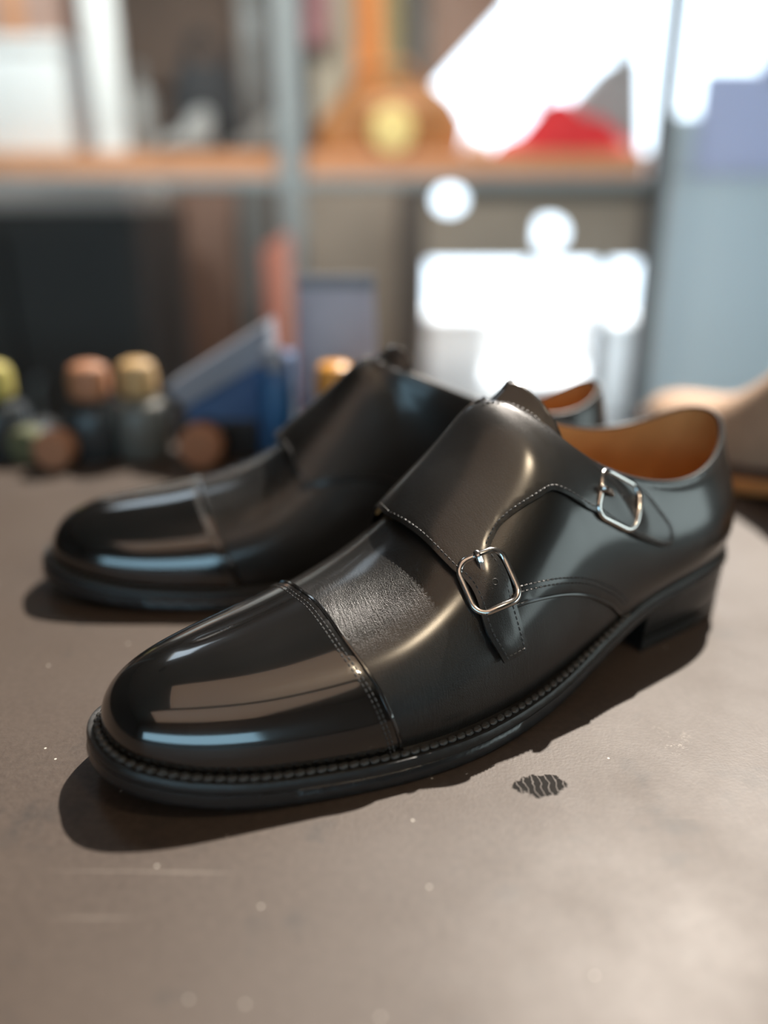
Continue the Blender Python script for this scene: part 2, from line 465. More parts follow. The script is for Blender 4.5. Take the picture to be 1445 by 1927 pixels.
SZ=np.array([15,10.5,5.5,1.6,0,0,.5,2.2,6,11.5,17,21.5,24.5,26.5,27])
TH=np.array([9.5,9.5,9.5,9.5,9.5,9.5,9.3,9,8.5,8,7.5,7,7,7,7])
_sx=np.linspace(-20,320,681);_k=np.exp(-.5*(np.arange(-40,41)/14.)**2);_k/=_k.sum()
_sz=np.convolve(np.pad(np.interp(_sx,SX,SZ),40,mode='reflect',reflect_type='odd'),_k,'valid')
def solez(x): return np.maximum(np.interp(x,_sx,_sz),0)
EXTRA_TH=0.0   # thicker sole for the tan shoe
def soleth(x): return np.interp(x,SX,TH)+EXTRA_TH
def surf(u,t):
    """u 0..1 toe->heel; t 0 lateral feather, 1 ridge or collar, 2 medial feather; lateral=+y; mm"""
    u=np.asarray(u,float);t=np.asarray(t,float)
    Fx,FL,FM,Tx,Tz,TL,TM,n,b,k,dz=evalst(u)
    lat=t<=1
    v=np.clip(np.where(lat,t,2-t),0,1)
    Fy=np.where(lat,FL,-FM);Ty=np.where(lat,TL,-TM);Tz=Tz+np.where(lat,0,dz)
    Fz=solez(Fx)+soleth(Fx)-1.0
    ph=v*pi/2;e=2/n
    h0=1-np.maximum(np.cos(ph),1e-9)**e;w0=np.maximum(np.sin(ph),0)**e
    h1=v*v*(1.6-.6*v);w1=v
    k=np.clip(k,0,1);h=h0*(1-k)+h1*k;w=w0*(1-k)+w1*k
    x=Fx+(Tx-Fx)*h;y=Fy+(Ty-Fy)*h;z=Fz+(Tz-Fz)*w
    a=evalst(u+2e-3);c=evalst(u-2e-3)
    dx=a[0]-c[0];dy=np.where(lat,a[1]-c[1],-(a[2]-c[2]));L=np.hypot(dx,dy)+1e-9
    s=np.where(lat,1,-1);q=b*6.75*v*(1-v)**2
    return np.stack([x-dy/L*s*q,y+dx/L*s*q,z],-1)
UTHR=.553
def normal(u,t):
    u=np.asarray(u,float);t=np.asarray(t,float)
    e=2e-3
    tl,th=t-e,t+e
    op=u>UTHR
    th=np.where(op&(t<=1)&(th>1),1.,th);tl=np.where(op&(t>1)&(tl<=1),1+1e-7,tl)
    tl=np.maximum(tl,0);th=np.minimum(th,2)
    Pu=surf(u+e,t)-surf(u-e,t);Pt=surf(u,th)-surf(u,tl)
    n=np.cross(Pt,Pu);n/=np.linalg.norm(n,axis=-1,keepdims=True)+1e-12
    return n*1.0
def outline(u,side,extra=None):
    Fx,FL,FM,*_=evalst(u);y=FL if side>0 else FM;j=1 if side>0 else 2
    a=evalst(u+2e-3);c=evalst(u-2e-3)
    dx=a[0]-c[0];dy=a[j]-c[j];L=np.hypot(dx,dy)+1e-9
    e=np.interp(Fx,[0,120,160,190,220,240,300],[7.5,7.5,6,4,3.2,4,4]) if extra is None else extra
    return np.stack([Fx-dy/L*e,(y+dx/L*e)*side],-1)

# ------------------------------------------------------------------ shoe building
KU, KT = 300.0, 78.0                       # (u,t) -> roughly millimetres of leather
def crom(P, step=0.0035):
    """Catmull-Rom through points in (u,t), resampled"""
    for i in range(1, len(P) - 1):
        if P[i][1] == 1.0: return crom(P[:i+1]) + crom(P[i:])[1:]      # lines turn at the ridge
    P = [np.array(p, float) for p in P]
    if len(P) == 2:
        n = max(2, int(np.hypot((P[1][0]-P[0][0])*KU, (P[1][1]-P[0][1])*KT) / 1.1) + 1)
        return [tuple(P[0] + (P[1]-P[0])*s) for s in np.linspace(0, 1, n)]
    Q = [2*P[0]-P[1]] + P + [2*P[-1]-P[-2]]; out = []
    for i in range(1, len(Q) - 2):
        a, b, c, d = Q[i-1:i+3]
        n = max(2, int(np.hypot((c[0]-b[0])*KU, (c[1]-b[1])*KT) / 1.1) + 1)
        for s in np.linspace(0, 1, n, endpoint=False):
            out.append(tuple(b + .5*s*(c-a + s*(2*a-5*b+4*c-d + s*(3*(b-c)+d-a)))))
    out.append(tuple(P[-1])); return out
def poly_of(*segs):
    out = []
    for s in segs:
        for p in crom(s):
            p = (min(max(p[0], 0), 1), min(max(p[1], 0), 2))
            if not out or abs(p[0]-out[-1][0])*KU + abs(p[1]-out[-1][1])*KT > .05: out.append(p)
    if abs(out[0][0]-out[-1][0])*KU + abs(out[0][1]-out[-1][1])*KT < .05: out.pop()
    return out
def safe_normal(u, t):
    u = np.asarray(u, float); t = np.asarray(t, float)
    near = (u < .012) & (np.abs(t-1) < .03)
    return normal(np.where(near, .012, u), t)
def panel(poly, off, depth, res=1.7, drop=.35, dropw=0.0):
    """one leather panel: outer face at off(u,t) mm above the last, with a wall of the given depth round its free edge"""
    B = np.array(poly); S = np.array([KU, KT]); Bs = B*S
    lo, hi = Bs.min(0), Bs.max(0)
    gx = np.arange(lo[0], hi[0], res); pts = []
    for i, x in enumerate(gx):
        for y in np.arange(lo[1] + (res*.5 if i % 2 else 0), hi[1], res): pts.append((x, y))
    pts = np.array(pts)
    A = Bs; C = np.roll(Bs, -1, 0)
    ins = np.zeros(len(pts), bool); dmin = np.full(len(pts), 1e9)
    for a, c in zip(A, C):
        if (a[1] > c[1]) != (c[1] > a[1]) or a[1] != c[1]:
            cond = (a[1] > pts[:, 1]) != (c[1] > pts[:, 1])
            xx = (c[0]-a[0])*(pts[:, 1]-a[1])/((c[1]-a[1]) if c[1] != a[1] else 1e-9) + a[0]
            ins ^= cond & (pts[:, 0] < xx)
        ac = c - a; q = np.clip(((pts-a)@ac)/(ac@ac + 1e-12), 0, 1)
        dmin = np.minimum(dmin, np.hypot(*(pts - a - q[:, None]*ac).T))
    pts = pts[ins & (dmin > res*.62)]
    allp = np.vstack([Bs, pts])
    nb = len(Bs)
    r = delaunay_2d_cdt([Vector((float(x), float(y))) for x, y in allp], [], [list(range(nb))], 1, 1e-5)
    vo = np.array([(v.x, v.y) for v in r[0]]); faces = [tuple(f) for f in r[2]]
    orig = r[3]
    isb = np.array([any(i < nb for i in o) for o in orig])
    u, t = vo[:, 0]/KU, vo[:, 1]/KT
    u = np.clip(u, 0, 1); t = np.clip(t, 0, 2)
    openb = (u < 1e-5) | (u > 1-1e-5) | (t < 1e-4) | (t > 2-1e-4)
    o = off(u, t) if callable(off) else np.full(len(u), float(off))
    n = safe_normal(u, t)
    P = surf(u, t)
    outer = P + n*(o - np.where(isb & ~openb, drop, 0))[:, None]
    V = [tuple(p) for p in outer]; F = list(faces); UV = [tuple(p) for p in vo]
    # wall
    idx = {}
    for k, oo in enumerate(orig):
        for i in oo:
            if i < nb: idx[i] = k
    inner = P + n*(o - depth)[:, None]
    loop = [idx[i] for i in range(nb) if i in idx]
    wall_start = len(F)
    m = {}
    def dup(k, which):
        key = (k, which)
        if key not in m:
            m[key] = len(V); V.append(tuple(outer[k] if which else inner[k])); UV.append(tuple(vo[k]))
        return m[key]
    for a, c in zip(loop, loop[1:] + loop[:1]):
        if openb[a] and openb[c]: continue
        F.append((dup(a, 1), dup(c, 1), dup(c, 0), dup(a, 0)))
    V = np.array(V)
    # orient: faces outward
    f = faces[len(faces)//2]
    fn = np.cross(V[f[1]]-V[f[0]], V[f[2]]-V[f[0]])
    if fn @ n[f[0]] < 0: F = [tuple(reversed(q)) for q in F]
    return V, F, np.array(UV)

def loc(P, sign):
    """millimetres of the last -> metres in the shoe's own frame (sign -1 = left shoe)"""
    P = np.asarray(P, float)
    return np.stack([P[..., 0], P[..., 1]*sign, P[..., 2]], -1)*.001
def add_panel(name, data, mat, parent, sign, merge=False):
    V, F, UV = data
    if sign < 0: F = [tuple(reversed(q)) for q in F]
    o = mesh_obj(name, loc(V, sign), F, mat, parent, True, UV)
    if merge:
        import bmesh
        bm = bmesh.new(); bm.from_mesh(o.data)
        bm.verts.ensure_lookup_table()
        vs_ = [v for v in bm.verts if abs(v.co.y) < 1e-6 and v.co.x < .05]
        bmesh.ops.remove_doubles(bm, verts=vs_, dist=2e-5); bm.to_mesh(o.data); bm.free()
    return o

CAP_LINE = [(.3383, 0), (.3325, .17), (.3258, .328), (.3183, .449), (.3083, .608), (.2957, .845), (.2905, .925), (.2855, 1.0),
            (.2905, 1.09), (.2985, 1.22), (.3183, 1.498), (.3333, 1.725), (.3434, 1.879), (.348, 2)]
STRAP_FRONT = [(.4311, .217), (.4225, .328), (.4215, .396), (.4230, .449), (.4230, .507), (.4205, .555), (.4160, .608), (.4125, .685),
               (.4095, .806), (.4065, .92), (.4050, 1.0), (.4085, 1.09), (.4135, 1.20), (.4160, 1.36), (.4185, 1.498)]
STRAP_MLOW = [(.4185, 1.498), (.4300, 1.510), (.4612, 1.560), (.5163, 1.667), (.56, 1.76), (.60, 1.86), (.625, 2)]
STRAP1_TIP = [(.4586, .203), (.4311, .217)]
STRAP1_RIGHT = [(.4560, .565), (.4586, .502), (.4586, .444), (.4570, .391), (.4565, .3475), (.4570, .265), (.4586, .203)]
STRAP_MID = [(.7268, .420), (.6967, .4500), (.6617, .4600), (.6366, .4600), (.614, .4600), (.5915, .4550), (.5739, .475), (.5580, .508), (.5439, .5380),
             (.5213, .5530), (.4937, .5770), (.4760, .5860), (.4630, .5760), (.4560, .565)]
STRAP2_TIP = [(.7469, .600), (.7450, .520), (.7393, .4488), (.7268, .420)]
STRAP2_UP = [(.722, .985), (.7335, .865), (.7405, .735), (.7469, .600)]
SEAM = [(.4280, .385), (.4612, .3475), (.4812, .3185), (.5088, .2751), (.5388, .2268), (.5764, .1689), (.6065, .1255), (.6216, .0917), (.6366, .0483), (.647, 0)]
B1 = [(.4211, .6129), (.4637, .5357), (.4637, .3668), (.4185, .4151)]; B1C = (.4410, .4826); B1H = (.4436, .4681)
B2 = [(.6942, .985), (.7293, .8929), (.6692, .4875), (.589, .444)]; B2C = (.6717, .690); B2H = (.6767, .6805)

def g2(u, t, c, su, st): return np.exp(-((u-c[0])/su)**2 - ((t-c[1])/st)**2)
def strap_off(u, t):
    w = np.clip((t-1.15)/.35, 0, 1); w = w*w*(3-2*w)
    o = 3.3*(1-w) + 1.7*w
    o = o + 3.2*np.exp(-((u-.430)/.055)**2)*np.exp(-((t-1.05)/.40)**2)
    o = o + 1.0*g2(u, t, B1C, .013, .085) + 1.5*g2(u, t, B2C, .025, .19)
    return o

def offset_path(path, off, shift):
    """3-D points on the leather along a (u,t) path, moved sideways by shift mm"""
    U = np.array(crom(path)); u, t = np.clip(U[:, 0], 0, 1), np.clip(U[:, 1], 0, 2)
    n = safe_normal(u, t); P = surf(u, t) + n*((off(u, t) if callable(off) else off))[..., None] if callable(off) else surf(u, t) + n*off
    tan_ = np.gradient(P, axis=0); tan_ /= np.linalg.norm(tan_, axis=1)[:, None] + 1e-9
    side = np.cross(n, tan_)
    return P + side*shift, n
def stitch_row(mb, path, off, shift, pitch=2.0, ln=1.35, rad=.34, sign=1, trim=0.0):
    P, n = offset_path(path, off, shift)
    d = np.r_[0, np.cumsum(np.linalg.norm(np.diff(P, axis=0), axis=1))]
    s = np.arange(trim + pitch/2, d[-1]-trim, pitch)
    ev = lambda q: np.stack([np.interp(q, d, P[:, i]) for i in range(3)], 1)
    nn = np.stack([np.interp(s, d, n[:, i]) for i in range(3)], 1)
    a, b = ev(s - ln/2), ev(s + ln/2)
    for p, q, k in zip(a, b, nn):
        m_ = (p+q)/2; tg = q-p; L_ = np.linalg.norm(tg)
        if L_ < .2: continue
        sd_ = np.cross(k, tg/L_)*rad; up = k*rad
        mid = [m_+sd_, m_+up*1.15, m_-sd_]
        e0 = [p+sd_*.7-up*.1, p+up*.5, p-sd_*.7-up*.1]; e1 = [q+sd_*.7-up*.1, q+up*.5, q-sd_*.7-up*.1]
        V = [p-up*.9] + e0 + mid + e1 + [q-up*.9]
        F = [(0,1,2),(0,2,3),(1,4,5,2),(2,5,6,3),(4,7,8,5),(5,8,9,6),(10,8,7),(10,9,8)]
        mb.add(loc(np.array(V), sign), F)

_cache = {}
def shoe_geometry():
    """panels of one shoe, in last coordinates; shared by both shoes"""
    if _cache: return _cache
    C = _cache
    C['toe_cap'] = panel(poly_of([(0, 2), (0, 1), (0, 0)], [(0, 0), (.3383, 0)], CAP_LINE, [(.348, 2), (0, 2)]), 1.75, 1.4, 1.6)
    under = [(u-.018, t) for u, t in CAP_LINE]
    C['vamp'] = panel(poly_of(under, [(.330, 2), (.67, 2)], [(.67, 2), (.61, 1.83), (.52, 1.64), (.47, 1.55), (.465, 1.2), (.465, 1.0), (.465, .7), (.47, .40), (.54, .26), (.61, .15), (.68, 0)],
                              [(.68, 0), (.3203, 0)]), .5, 1.0, 1.6)
    C['quarter'] = panel(poly_of(SEAM, [(.647, 0), (1, 0)], [(1, 0), (1, .992)], [(1, .992), (.58, .992)],
                                 [(.58, .992), (.55, .86), (.48, .74), (.434, .68), (.4260, .61), (.4270, .52), (.4270, .45), (.4280, .385)]), 1.6, 1.3, 1.7)
    C['strap'] = panel(poly_of(STRAP_FRONT, STRAP_MLOW, [(.625, 2), (1, 2)], [(1, 2), (1, 1.005)], [(1, 1.005), (.557, 1.004)],
                               [(.557, 1.004), (.5545, 1.0), (.557, .99)], [(.557, .99), (.722, .985)], STRAP2_UP, STRAP2_TIP, STRAP_MID, STRAP1_RIGHT, STRAP1_TIP),
                       strap_off, 1.3, 1.5)
    C['strap_lining'] = panel(poly_of([(.4085, .90), (.4075, .95), (.4062, 1.0), (.4097, 1.09), (.4147, 1.20), (.4165, 1.30)], [(.4165, 1.30), (.46, 1.25)], [(.46, 1.25), (.46, .92)], [(.46, .92), (.4085, .90)]),
                              lambda u, t: strap_off(u, t) - 1.2, 1.6, 2.0, drop=.1)
    return C

def plain_geometry():
    C = {}
    C['plain_vamp'] = panel(poly_of([(0, 2), (0, 1), (0, 0)], [(0, 0), (.62, 0)], [(.62, 0), (.58, .25), (.545, .6), (.54, 1), (.545, 1.4), (.58, 1.75), (.62, 2)], [(.62, 2), (0, 2)]), 1.0, 1.0, 3.0)
    q = [(.60, 0), (.56, .25), (.525, .6), (.52, .99)]
    C['plain_quarter_l'] = panel(poly_of(q, [(.52, .99), (1, .99)], [(1, .99), (1, 0)], [(1, 0), (.60, 0)]), 2.0, 1.3, 3.0)
    q2 = [(u, 2-t) for u, t in q]
    C['plain_quarter_m'] = panel(poly_of(q2, [(.52, 1.01), (1, 1.01)], [(1, 1.01), (1, 2)], [(1, 2), (.60, 2)]), 2.0, 1.3, 3.0)
    return C

def ring_outline(extra_off, n=140):
    """closed plan outline of the sole (mm), lateral toe->heel then medial heel->toe, grown by extra_off"""
    s = np.linspace(0, 1, n); s = s + .028*np.sin(2*pi*s)*-1*.9
    def one(side):
        Fx = evalst(s)[0]
        e = np.interp(Fx, [0, 120, 160, 190, 220, 240, 300], [7.2, 7.2, 6, 4, 3.2, 4, 4]) + extra_off
        return outline(s, side, e)
    a, b = one(1), one(-1)
    return np.vstack([a, b[-2:0:-1]])

def loft_rings(rings, cap0=True, cap1=True):
    n = len(rings[0]); V = np.vstack(rings); F = []
    for j in range(len(rings)-1):
        for i in range(n):
            k = (i+1) % n; F.append((j*n+i, j*n+k, (j+1)*n+k, (j+1)*n+i))
    if cap0: F.append(tuple(range(n))[::-1])
    if cap1: F.append(tuple((len(rings)-1)*n+i for i in range(n)))
    return V, F

def sole_part(name, prof, mat, parent, sign, cap1=True, cap0=True):
    """prof: (outline offset mm, fraction of sole thickness) from bottom up"""
    R = []
    for off, fr in prof:
        o = ring_outline(off); z = solez(o[:, 0]) + soleth(o[:, 0])*fr
        R.append(np.column_stack([o, z]))
    V, F = loft_rings(R, cap0, cap1)
    if sign < 0: F = [tuple(reversed(f)) for f in F]
    F = [tuple(reversed(f)) for f in F]
    o = mesh_obj(name, loc(V, sign), F, mat, parent, True)
    try: o.data.set_sharp_from_angle(angle=radians(50))
    except Exception: pass
    return o

def heel_part(name, z0, z1, mat, parent, sign, ins0=0, ins1=0, breast=221.0):
    n = 46
    s = np.linspace(.55, 1, 400)
    def ring(ins, zf):
        pts = []
        for side in (1, -1):
            Fx = evalst(s)[0]
            e = np.interp(Fx, [0, 120, 160, 190, 220, 240, 300], [7.2, 7.2, 6, 4, 3.2, 4, 4]) - ins
            o = outline(s, side, e); o = o[o[:, 0] >= breast]
            d = np.r_[0, np.cumsum(np.hypot(*np.diff(o, axis=0).T))]
            q = np.linspace(0, d[-1], n)
            o = np.column_stack([np.interp(q, d, o[:, 0]), np.interp(q, d, o[:, 1])])
            pts.append(o)
        a, b = pts
        y0, y1 = a[0, 1], b[0, 1]
        br = [(breast + 6*(1-(2*k/10-1)**2), y1 + (y0-y1)*k/10) for k in range(1, 10)]
        ring_ = np.vstack([a, b[-2::-1], np.array(br)])
        z = zf(ring_[:, 0]) if callable(zf) else np.full(len(ring_), zf)
        return np.column_stack([ring_, z])
    zt = z1 if callable(z1) else (lambda x: np.full(len(x), z1))
    lo_ = z0
    R = [ring(ins0+.7, lo_), ring(ins0, lo_+.7), ring((ins0+ins1)/2, lambda x: (zt(x)+lo_)/2), ring(ins1, zt)]
    V, F = loft_rings(R)
    F = [tuple(reversed(f)) for f in F]
    if sign < 0: F = [tuple(reversed(f)) for f in F]
    o = mesh_obj(name, loc(V, sign), F, mat, parent, True)
    try: o.data.set_sharp_from_angle(angle=radians(45))
    except Exception: pass
    return o

def buckle(parent, corners, lift, prong_dir, sign, wide=1.0, name='buckle'):
    """polished frame lying over a strap; corners are (u,t): A,B on one bar, C,D on the other"""
    u = np.array([c[0] for c in corners]); t = np.array([c[1] for c in corners])
    P = surf(u, t) + normal(u, t)*lift
    c = P.mean(0); e1 = (P[0]+P[1]-P[2]-P[3]); h1 = np.linalg.norm(e1)/4; e1 = e1/np.linalg.norm(e1)
    e2 = (P[1]+P[2]-P[0]-P[3]); e2 = e2 - e1*(e1@e2); h2 = np.linalg.norm(e2)/4; e2 = e2/np.linalg.norm(e2)
    nrm = np.cross(e1, e2)
    nn = normal(u, t).mean(0)
    if nrm @ nn < 0: nrm = -nrm
    path = []; r = min(h1, h2)*.52
    for k, (a, b) in enumerate(((1, 1), (-1, 1), (-1, -1), (1, -1))):
        for i in range(9):
            q = (k + i/8)*pi/2
            path.append((a*(h1-r) + r*cos(q), b*(h2-r) + r*sin(q)))
    # dense straight pieces
    pts = []
    for (x0, y0), (x1, y1) in zip(path, path[1:]+path[:1]):
        m_ = max(1, int(math.hypot(x1-x0, y1-y0)/1.2))
        for s in range(m_): pts.append((x0+(x1-x0)*s/m_, y0+(y1-y0)*s/m_))
    bend = -.014
    Q = [c + e1*x + e2*y + nrm*(bend*y*y) for x, y in pts]
    V = []; F = []; seg = 10; n = len(Q)
    for i in range(n):
        tg = Q[(i+1) % n]-Q[i-1]; tg = tg/np.linalg.norm(tg); s = np.cross(tg, nrm); s /= np.linalg.norm(s); w = np.cross(s, tg)
        for k in range(seg):
            a = 2*pi*k/seg; V.append(Q[i] + s*1.35*cos(a) + w*1.05*sin(a))
    for i in range(n):
        for k in range(seg):
            F.append((i*seg+k, i*seg+(k+1) % seg, ((i+1) % n)*seg+(k+1) % seg, ((i+1) % n)*seg+k))
    if sign < 0: F = [tuple(reversed(f)) for f in F]
    o = mesh_obj(name, loc(np.array(V), sign), F, M['steel'], parent, True)
    o['label'] = 'polished steel buckle frame'
    # prong: bends from the strap over the bar
    y0 = prong_dir
    pp = [c + e1*(h1*.38) + e2*y0 - nrm*2.2, c + e1*(h1*.50) + e2*y0 + nrm*.3, c + e1*(h1*.74) + e2*y0 + nrm*1.7,
          c + e1*(h1*.98) + e2*y0 + nrm*2.2, c + e1*(h1*1.16) + e2*y0 + nrm*1.1]
    pp = [tuple(p) for p in loc(np.array(pp), sign)]
    fine = []
    for i in range(len(pp)-1):
        for s in np.linspace(0, 1, 4, endpoint=False): fine.append(tuple(np.array(pp[i])*(1-s)+np.array(pp[i+1])*s))
    fine.append(pp[-1])
    MB().tube(fine, [.0012]*(len(fine)-2)+[.0011, .0007], 8, up=tuple(loc(e2, sign))).build('prong', M['steel'], o, smooth=True)
    return o

def strap_hole(parent, c, off, sign):
    u, t = np.array([c[0]]), np.array([c[1]])
    n = normal(u, t)[0]; P = surf(u, t)[0] + n*(strap_off(u, t)[0] + off)
    a = np.cross(n, [0, 0, 1.]); a /= np.linalg.norm(a); b = np.cross(n, a)
    V = []; F = []
    seg = 14
    for r, h in ((1.55, -.25), (1.3, .18), (1.0, .20), (.8, -.1), (.8, -.8)):
        for k in range(seg):
            q = 2*pi*k/seg; V.append(P + (a*cos(q)+b*sin(q))*r + n*h)
    for j in range(4):
        for k in range(seg): F.append((j*seg+k, j*seg+(k+1) % seg, (j+1)*seg+(k+1) % seg, (j+1)*seg+k))
    F.append(tuple(4*seg+k for k in range(seg)))
    if sign < 0: F = [tuple(reversed(f)) for f in F]
    o = mesh_obj('punched_hole', loc(np.array(V), sign), F, M['binding'], parent, True)
    dk = [P + (a*cos(2*pi*k/seg)+b*sin(2*pi*k/seg))*.82 - n*.05 for k in range(seg)]
    return o

def build_shoe(name, pos, yaw, sign, label, group, style='monk', mats=None):
    G = shoe_geometry() if style == 'monk' else plain_geometry()
    mt = dict(cap=M['polished'], vamp=M['vamp'], quarter=M['leather'], strap=M['strap'], edge=M['edge'], welt=M['welt'], heel=M['heel'], binding=M['binding'],
              lining=M['lining'], thread=M['thread'], wthread=M['welt_thread'])
    if mats: mt.update(mats)
    root = empty(name, pos, yaw); tag(root, label, 'shoe', group)
    if style == 'monk':
        add_panel('vamp', G['vamp'], mt['vamp'], root, sign)
        add_panel('toe_cap', G['toe_cap'], mt['cap'], root, sign, merge=True)
        add_panel('quarter', G['quarter'], mt['quarter'], root, sign)
        st = add_panel('strap_quarter', G['strap'], mt['strap'], root, sign)
        o = add_panel('strap_lining', G['strap_lining'], mt['lining'], root, sign); o['label'] = 'tan lining showing under the strap edge'
    else:
        add_panel('vamp', G['plain_vamp'], mt['vamp'], root, sign, merge=True)
        add_panel('quarter', G['plain_quarter_l'], mt['quarter'], root, sign)
        add_panel('quarter', G['plain_quarter_m'], mt['quarter'], root, sign)
    if style == 'monk':
        # rolled edges of cap and quarter
        for nm, pth, of_, sh_, r_ in (('cap_edge', CAP_LINE, 1.35, .1, .00075), ('quarter_edge', SEAM, 1.2, .1, .0007)):
            P_, n_ = offset_path(pth, of_, sh_)
            MB().tube([tuple(q) for q in loc(P_, sign)], r_, 8).build(nm, mt['cap'] if nm == 'cap_edge' else mt['quarter'], root, smooth=True)
    # lining: inside of the upper
    nu, ntt = 70, 26
    us = np.linspace(.40, 1, nu)
    for (ta, tb) in ((0.02, 1.0), (1.0 + 1e-6, 1.98)):
        tt = np.linspace(ta, tb, ntt); UU, TT = np.meshgrid(us, tt, indexing='ij')
        P = surf(UU, TT) - normal(UU, TT)*.9
        V = P.reshape(-1, 3); F = []
        for i in range(nu-1):
            for j in range(ntt-1): F.append((i*ntt+j, (i+1)*ntt+j, (i+1)*ntt+j+1, i*ntt+j+1))
        o = mesh_obj('lining', loc(V, sign), F, mt['lining'], root, True); o['label'] = 'tan leather lining inside the shoe'
    o2 = ring_outline(-9.0); m_ = np.ones(len(o2), bool)
    zi = solez(o2[:, 0]) + soleth(o2[:, 0]) + .6
    Fi = [tuple(range(len(o2)))]
    if sign > 0: Fi = [tuple(reversed(Fi[0]))]
    mesh_obj('insole', loc(np.column_stack([o2, zi]), sign), Fi, mt['lining'], root, False)
    # rolled collar edge
    uu = np.linspace(.56, 1, 150)
    PL = surf(uu, np.full(150, 1.0)) + normal(uu, np.full(150, .999))*.45
    PM = surf(uu, np.full(150, 1.0000001)) + normal(uu, np.full(150, 1.001))*.45
    path = np.vstack([PL, PM[-2::-1]])
    MB().tube([tuple(p) for p in loc(path, sign)], .0010, 8).build('collar_binding', mt['binding'], root, smooth=True)
    # heel strip over the back seam
    hv = []; hf = []
    tts = np.linspace(0, .995, 30); wid = np.linspace(.968, 1, 8)
    rows = []
    for t_ in tts:
        row = [(u_, t_) for u_ in wid] + [(u_, 2-t_) for u_ in wid[-2::-1]]
        rows.append(row)
    A = np.array(rows); sh = A.shape[:2]
    edge = np.zeros(sh); edge[:, 0] = edge[:, -1] = 1
    P = surf(A[..., 0], np.where(A[..., 1] == 1, 1, A[..., 1])) + normal(A[..., 0], A[..., 1])*(2.3-edge*.8)[..., None]
    ncol = sh[1]
    for i in range(sh[0]-1):
        for j in range(ncol-1): hf.append((i*ncol+j, i*ncol+j+1, (i+1)*ncol+j+1, (i+1)*ncol+j))
    if sign < 0: hf = [tuple(reversed(f)) for f in hf]
    mesh_obj('heel_strip', loc(P.reshape(-1, 3), sign), hf, mt['quarter'], root, True)
    # sole, welt, heel
    sole_part('outsole', [(-1.6, 0), (-.2, .03), (.6, .12), (.75, .22), (.0, .60), (-.6, .635)], mt['edge'], root, sign)
    wl = sole_part('welt', [(-.6, .62), (.1, .66), (.1, .76), (-.2, .90), (-.6, .985), (-1.2, 1.0), (-2.0, .975), (-4.8, .965), (-6.5, 1.02), (-9.0, 1.05)], mt['welt'], root, sign)
    heel_part('heel', 6.4, lambda x: solez(x)+.3, mt['heel'], root, sign, 1.4, .3)
    heel_part('top_lift', 0.0, 6.0, mt['heel'], root, sign, 1.5, 1.3)
    # welt stitches, each one its own piece
    s = np.linspace(0, .66, 600)
    def wpath(side):
        Fx = evalst(s)[0]; e = np.interp(Fx, [0, 120, 160, 190, 220, 240, 300], [7.2, 7.2, 6, 4, 3.2, 4, 4])*.52
        o = outline(s, side, e); return np.column_stack([o, solez(o[:, 0]) + soleth(o[:, 0])*.99 + .25])
    path = np.vstack([wpath(1)[::-1], wpath(-1)[1:]])
    d = np.r_[0, np.cumsum(np.linalg.norm(np.diff(path, axis=0), axis=1))]
    pitch = 3.6
    sm = None
    for q in np.arange(2, d[-1]-2, pitch):
        p = np.array([np.interp(q, d, path[:, i]) for i in range(3)]); p2 = np.array([np.interp(q+.5, d, path[:, i]) for i in range(3)])
        dr = loc(p2, sign) - loc(p, sign); a = atan2(dr[1], dr[0])
        if sm is None:
            mb = MB(); R = []
            prof = [(-1.8, .45, .35), (-1.5, .95, .7), (-.7, 1.35, 1.0), (.7, 1.35, 1.0), (1.5, .95, .7), (1.8, .45, .35)]
            for x, w_, h_ in prof:
                R.append([(x*.001, w_*cos(b_)*.001, h_*sin(b_)*.001) for b_ in np.linspace(0, 2*pi, 8, endpoint=False)])
            V, F = loft_rings([np.array(r) for r in R]); mb.add(V, F)
            so = mb.build('welt_stitch', mt['wthread'], wl, smooth=True); sm = so.data
        else:
            so = bpy.data.objects.new('welt_stitch', sm); COL.objects.link(so); so.parent = wl
        so.location = loc(p, sign); so.rotation_euler = (0, -math.asin(max(-1, min(1, dr[2]/np.linalg.norm(dr)))), a + (.30 if sign < 0 else -.30))
    # tongue
    if style == 'monk':
        nw = 41; W = np.linspace(-1, 1, nw); E = []
        ub = UTHR + .004 + np.abs(W)*.095
        Cc = np.array([surf(u_, 1.0 if w_ >= 0 else 1.0000001) for u_, w_ in zip(ub, W)])
        k5 = np.array([1, 4, 6, 4, 1])/16.
        for _ in range(3):
            Cc[2:-2] = sum(k5[i]*Cc[i:nw-4+i] for i in range(5))
        dirv = np.array([.83, 0, .56])
        Bs = np.array([surf(.47, 1 - .42*w_) for w_ in W]); Bn = np.array([normal(.47, 1 - .42*w_) for w_ in W])
        Cn = np.array([normal(min(u_, .545), 1 - .42*w_) for u_, w_ in zip(ub, W)])
        ext = 15.0*(1-np.abs(W)**2.4)
        ns_ = 26; V = []; top = []
        for s_ in np.linspace(0, 1, ns_):
            if s_ < .6:
                f = s_/.6; P = (Bs - Bn*1.2)*(1-f) + (Cc - Cn*1.6)*f
            else:
                f = (s_-.6)/.4; P = (Cc - Cn*1.6) + dirv*(ext*f)[:, None] + Cn*(.9*f*f) * (1-np.abs(W)**2)[:, None]
            V.append(P)
        V = np.vstack(V)
        F = []
        for i in range(ns_-1):
            for j in range(nw-1): F.append((i*nw+j, i*nw+j+1, (i+1)*nw+j+1, (i+1)*nw+j))
        if sign < 0: F = [tuple(reversed(f)) for f in F]
        o = mesh_obj('tongue', loc(V, sign), F, mt['quarter'], root, True)
        sl = o.modifiers.new('thickness', 'SOLIDIFY'); sl.thickness = .0016; sl.offset = -1
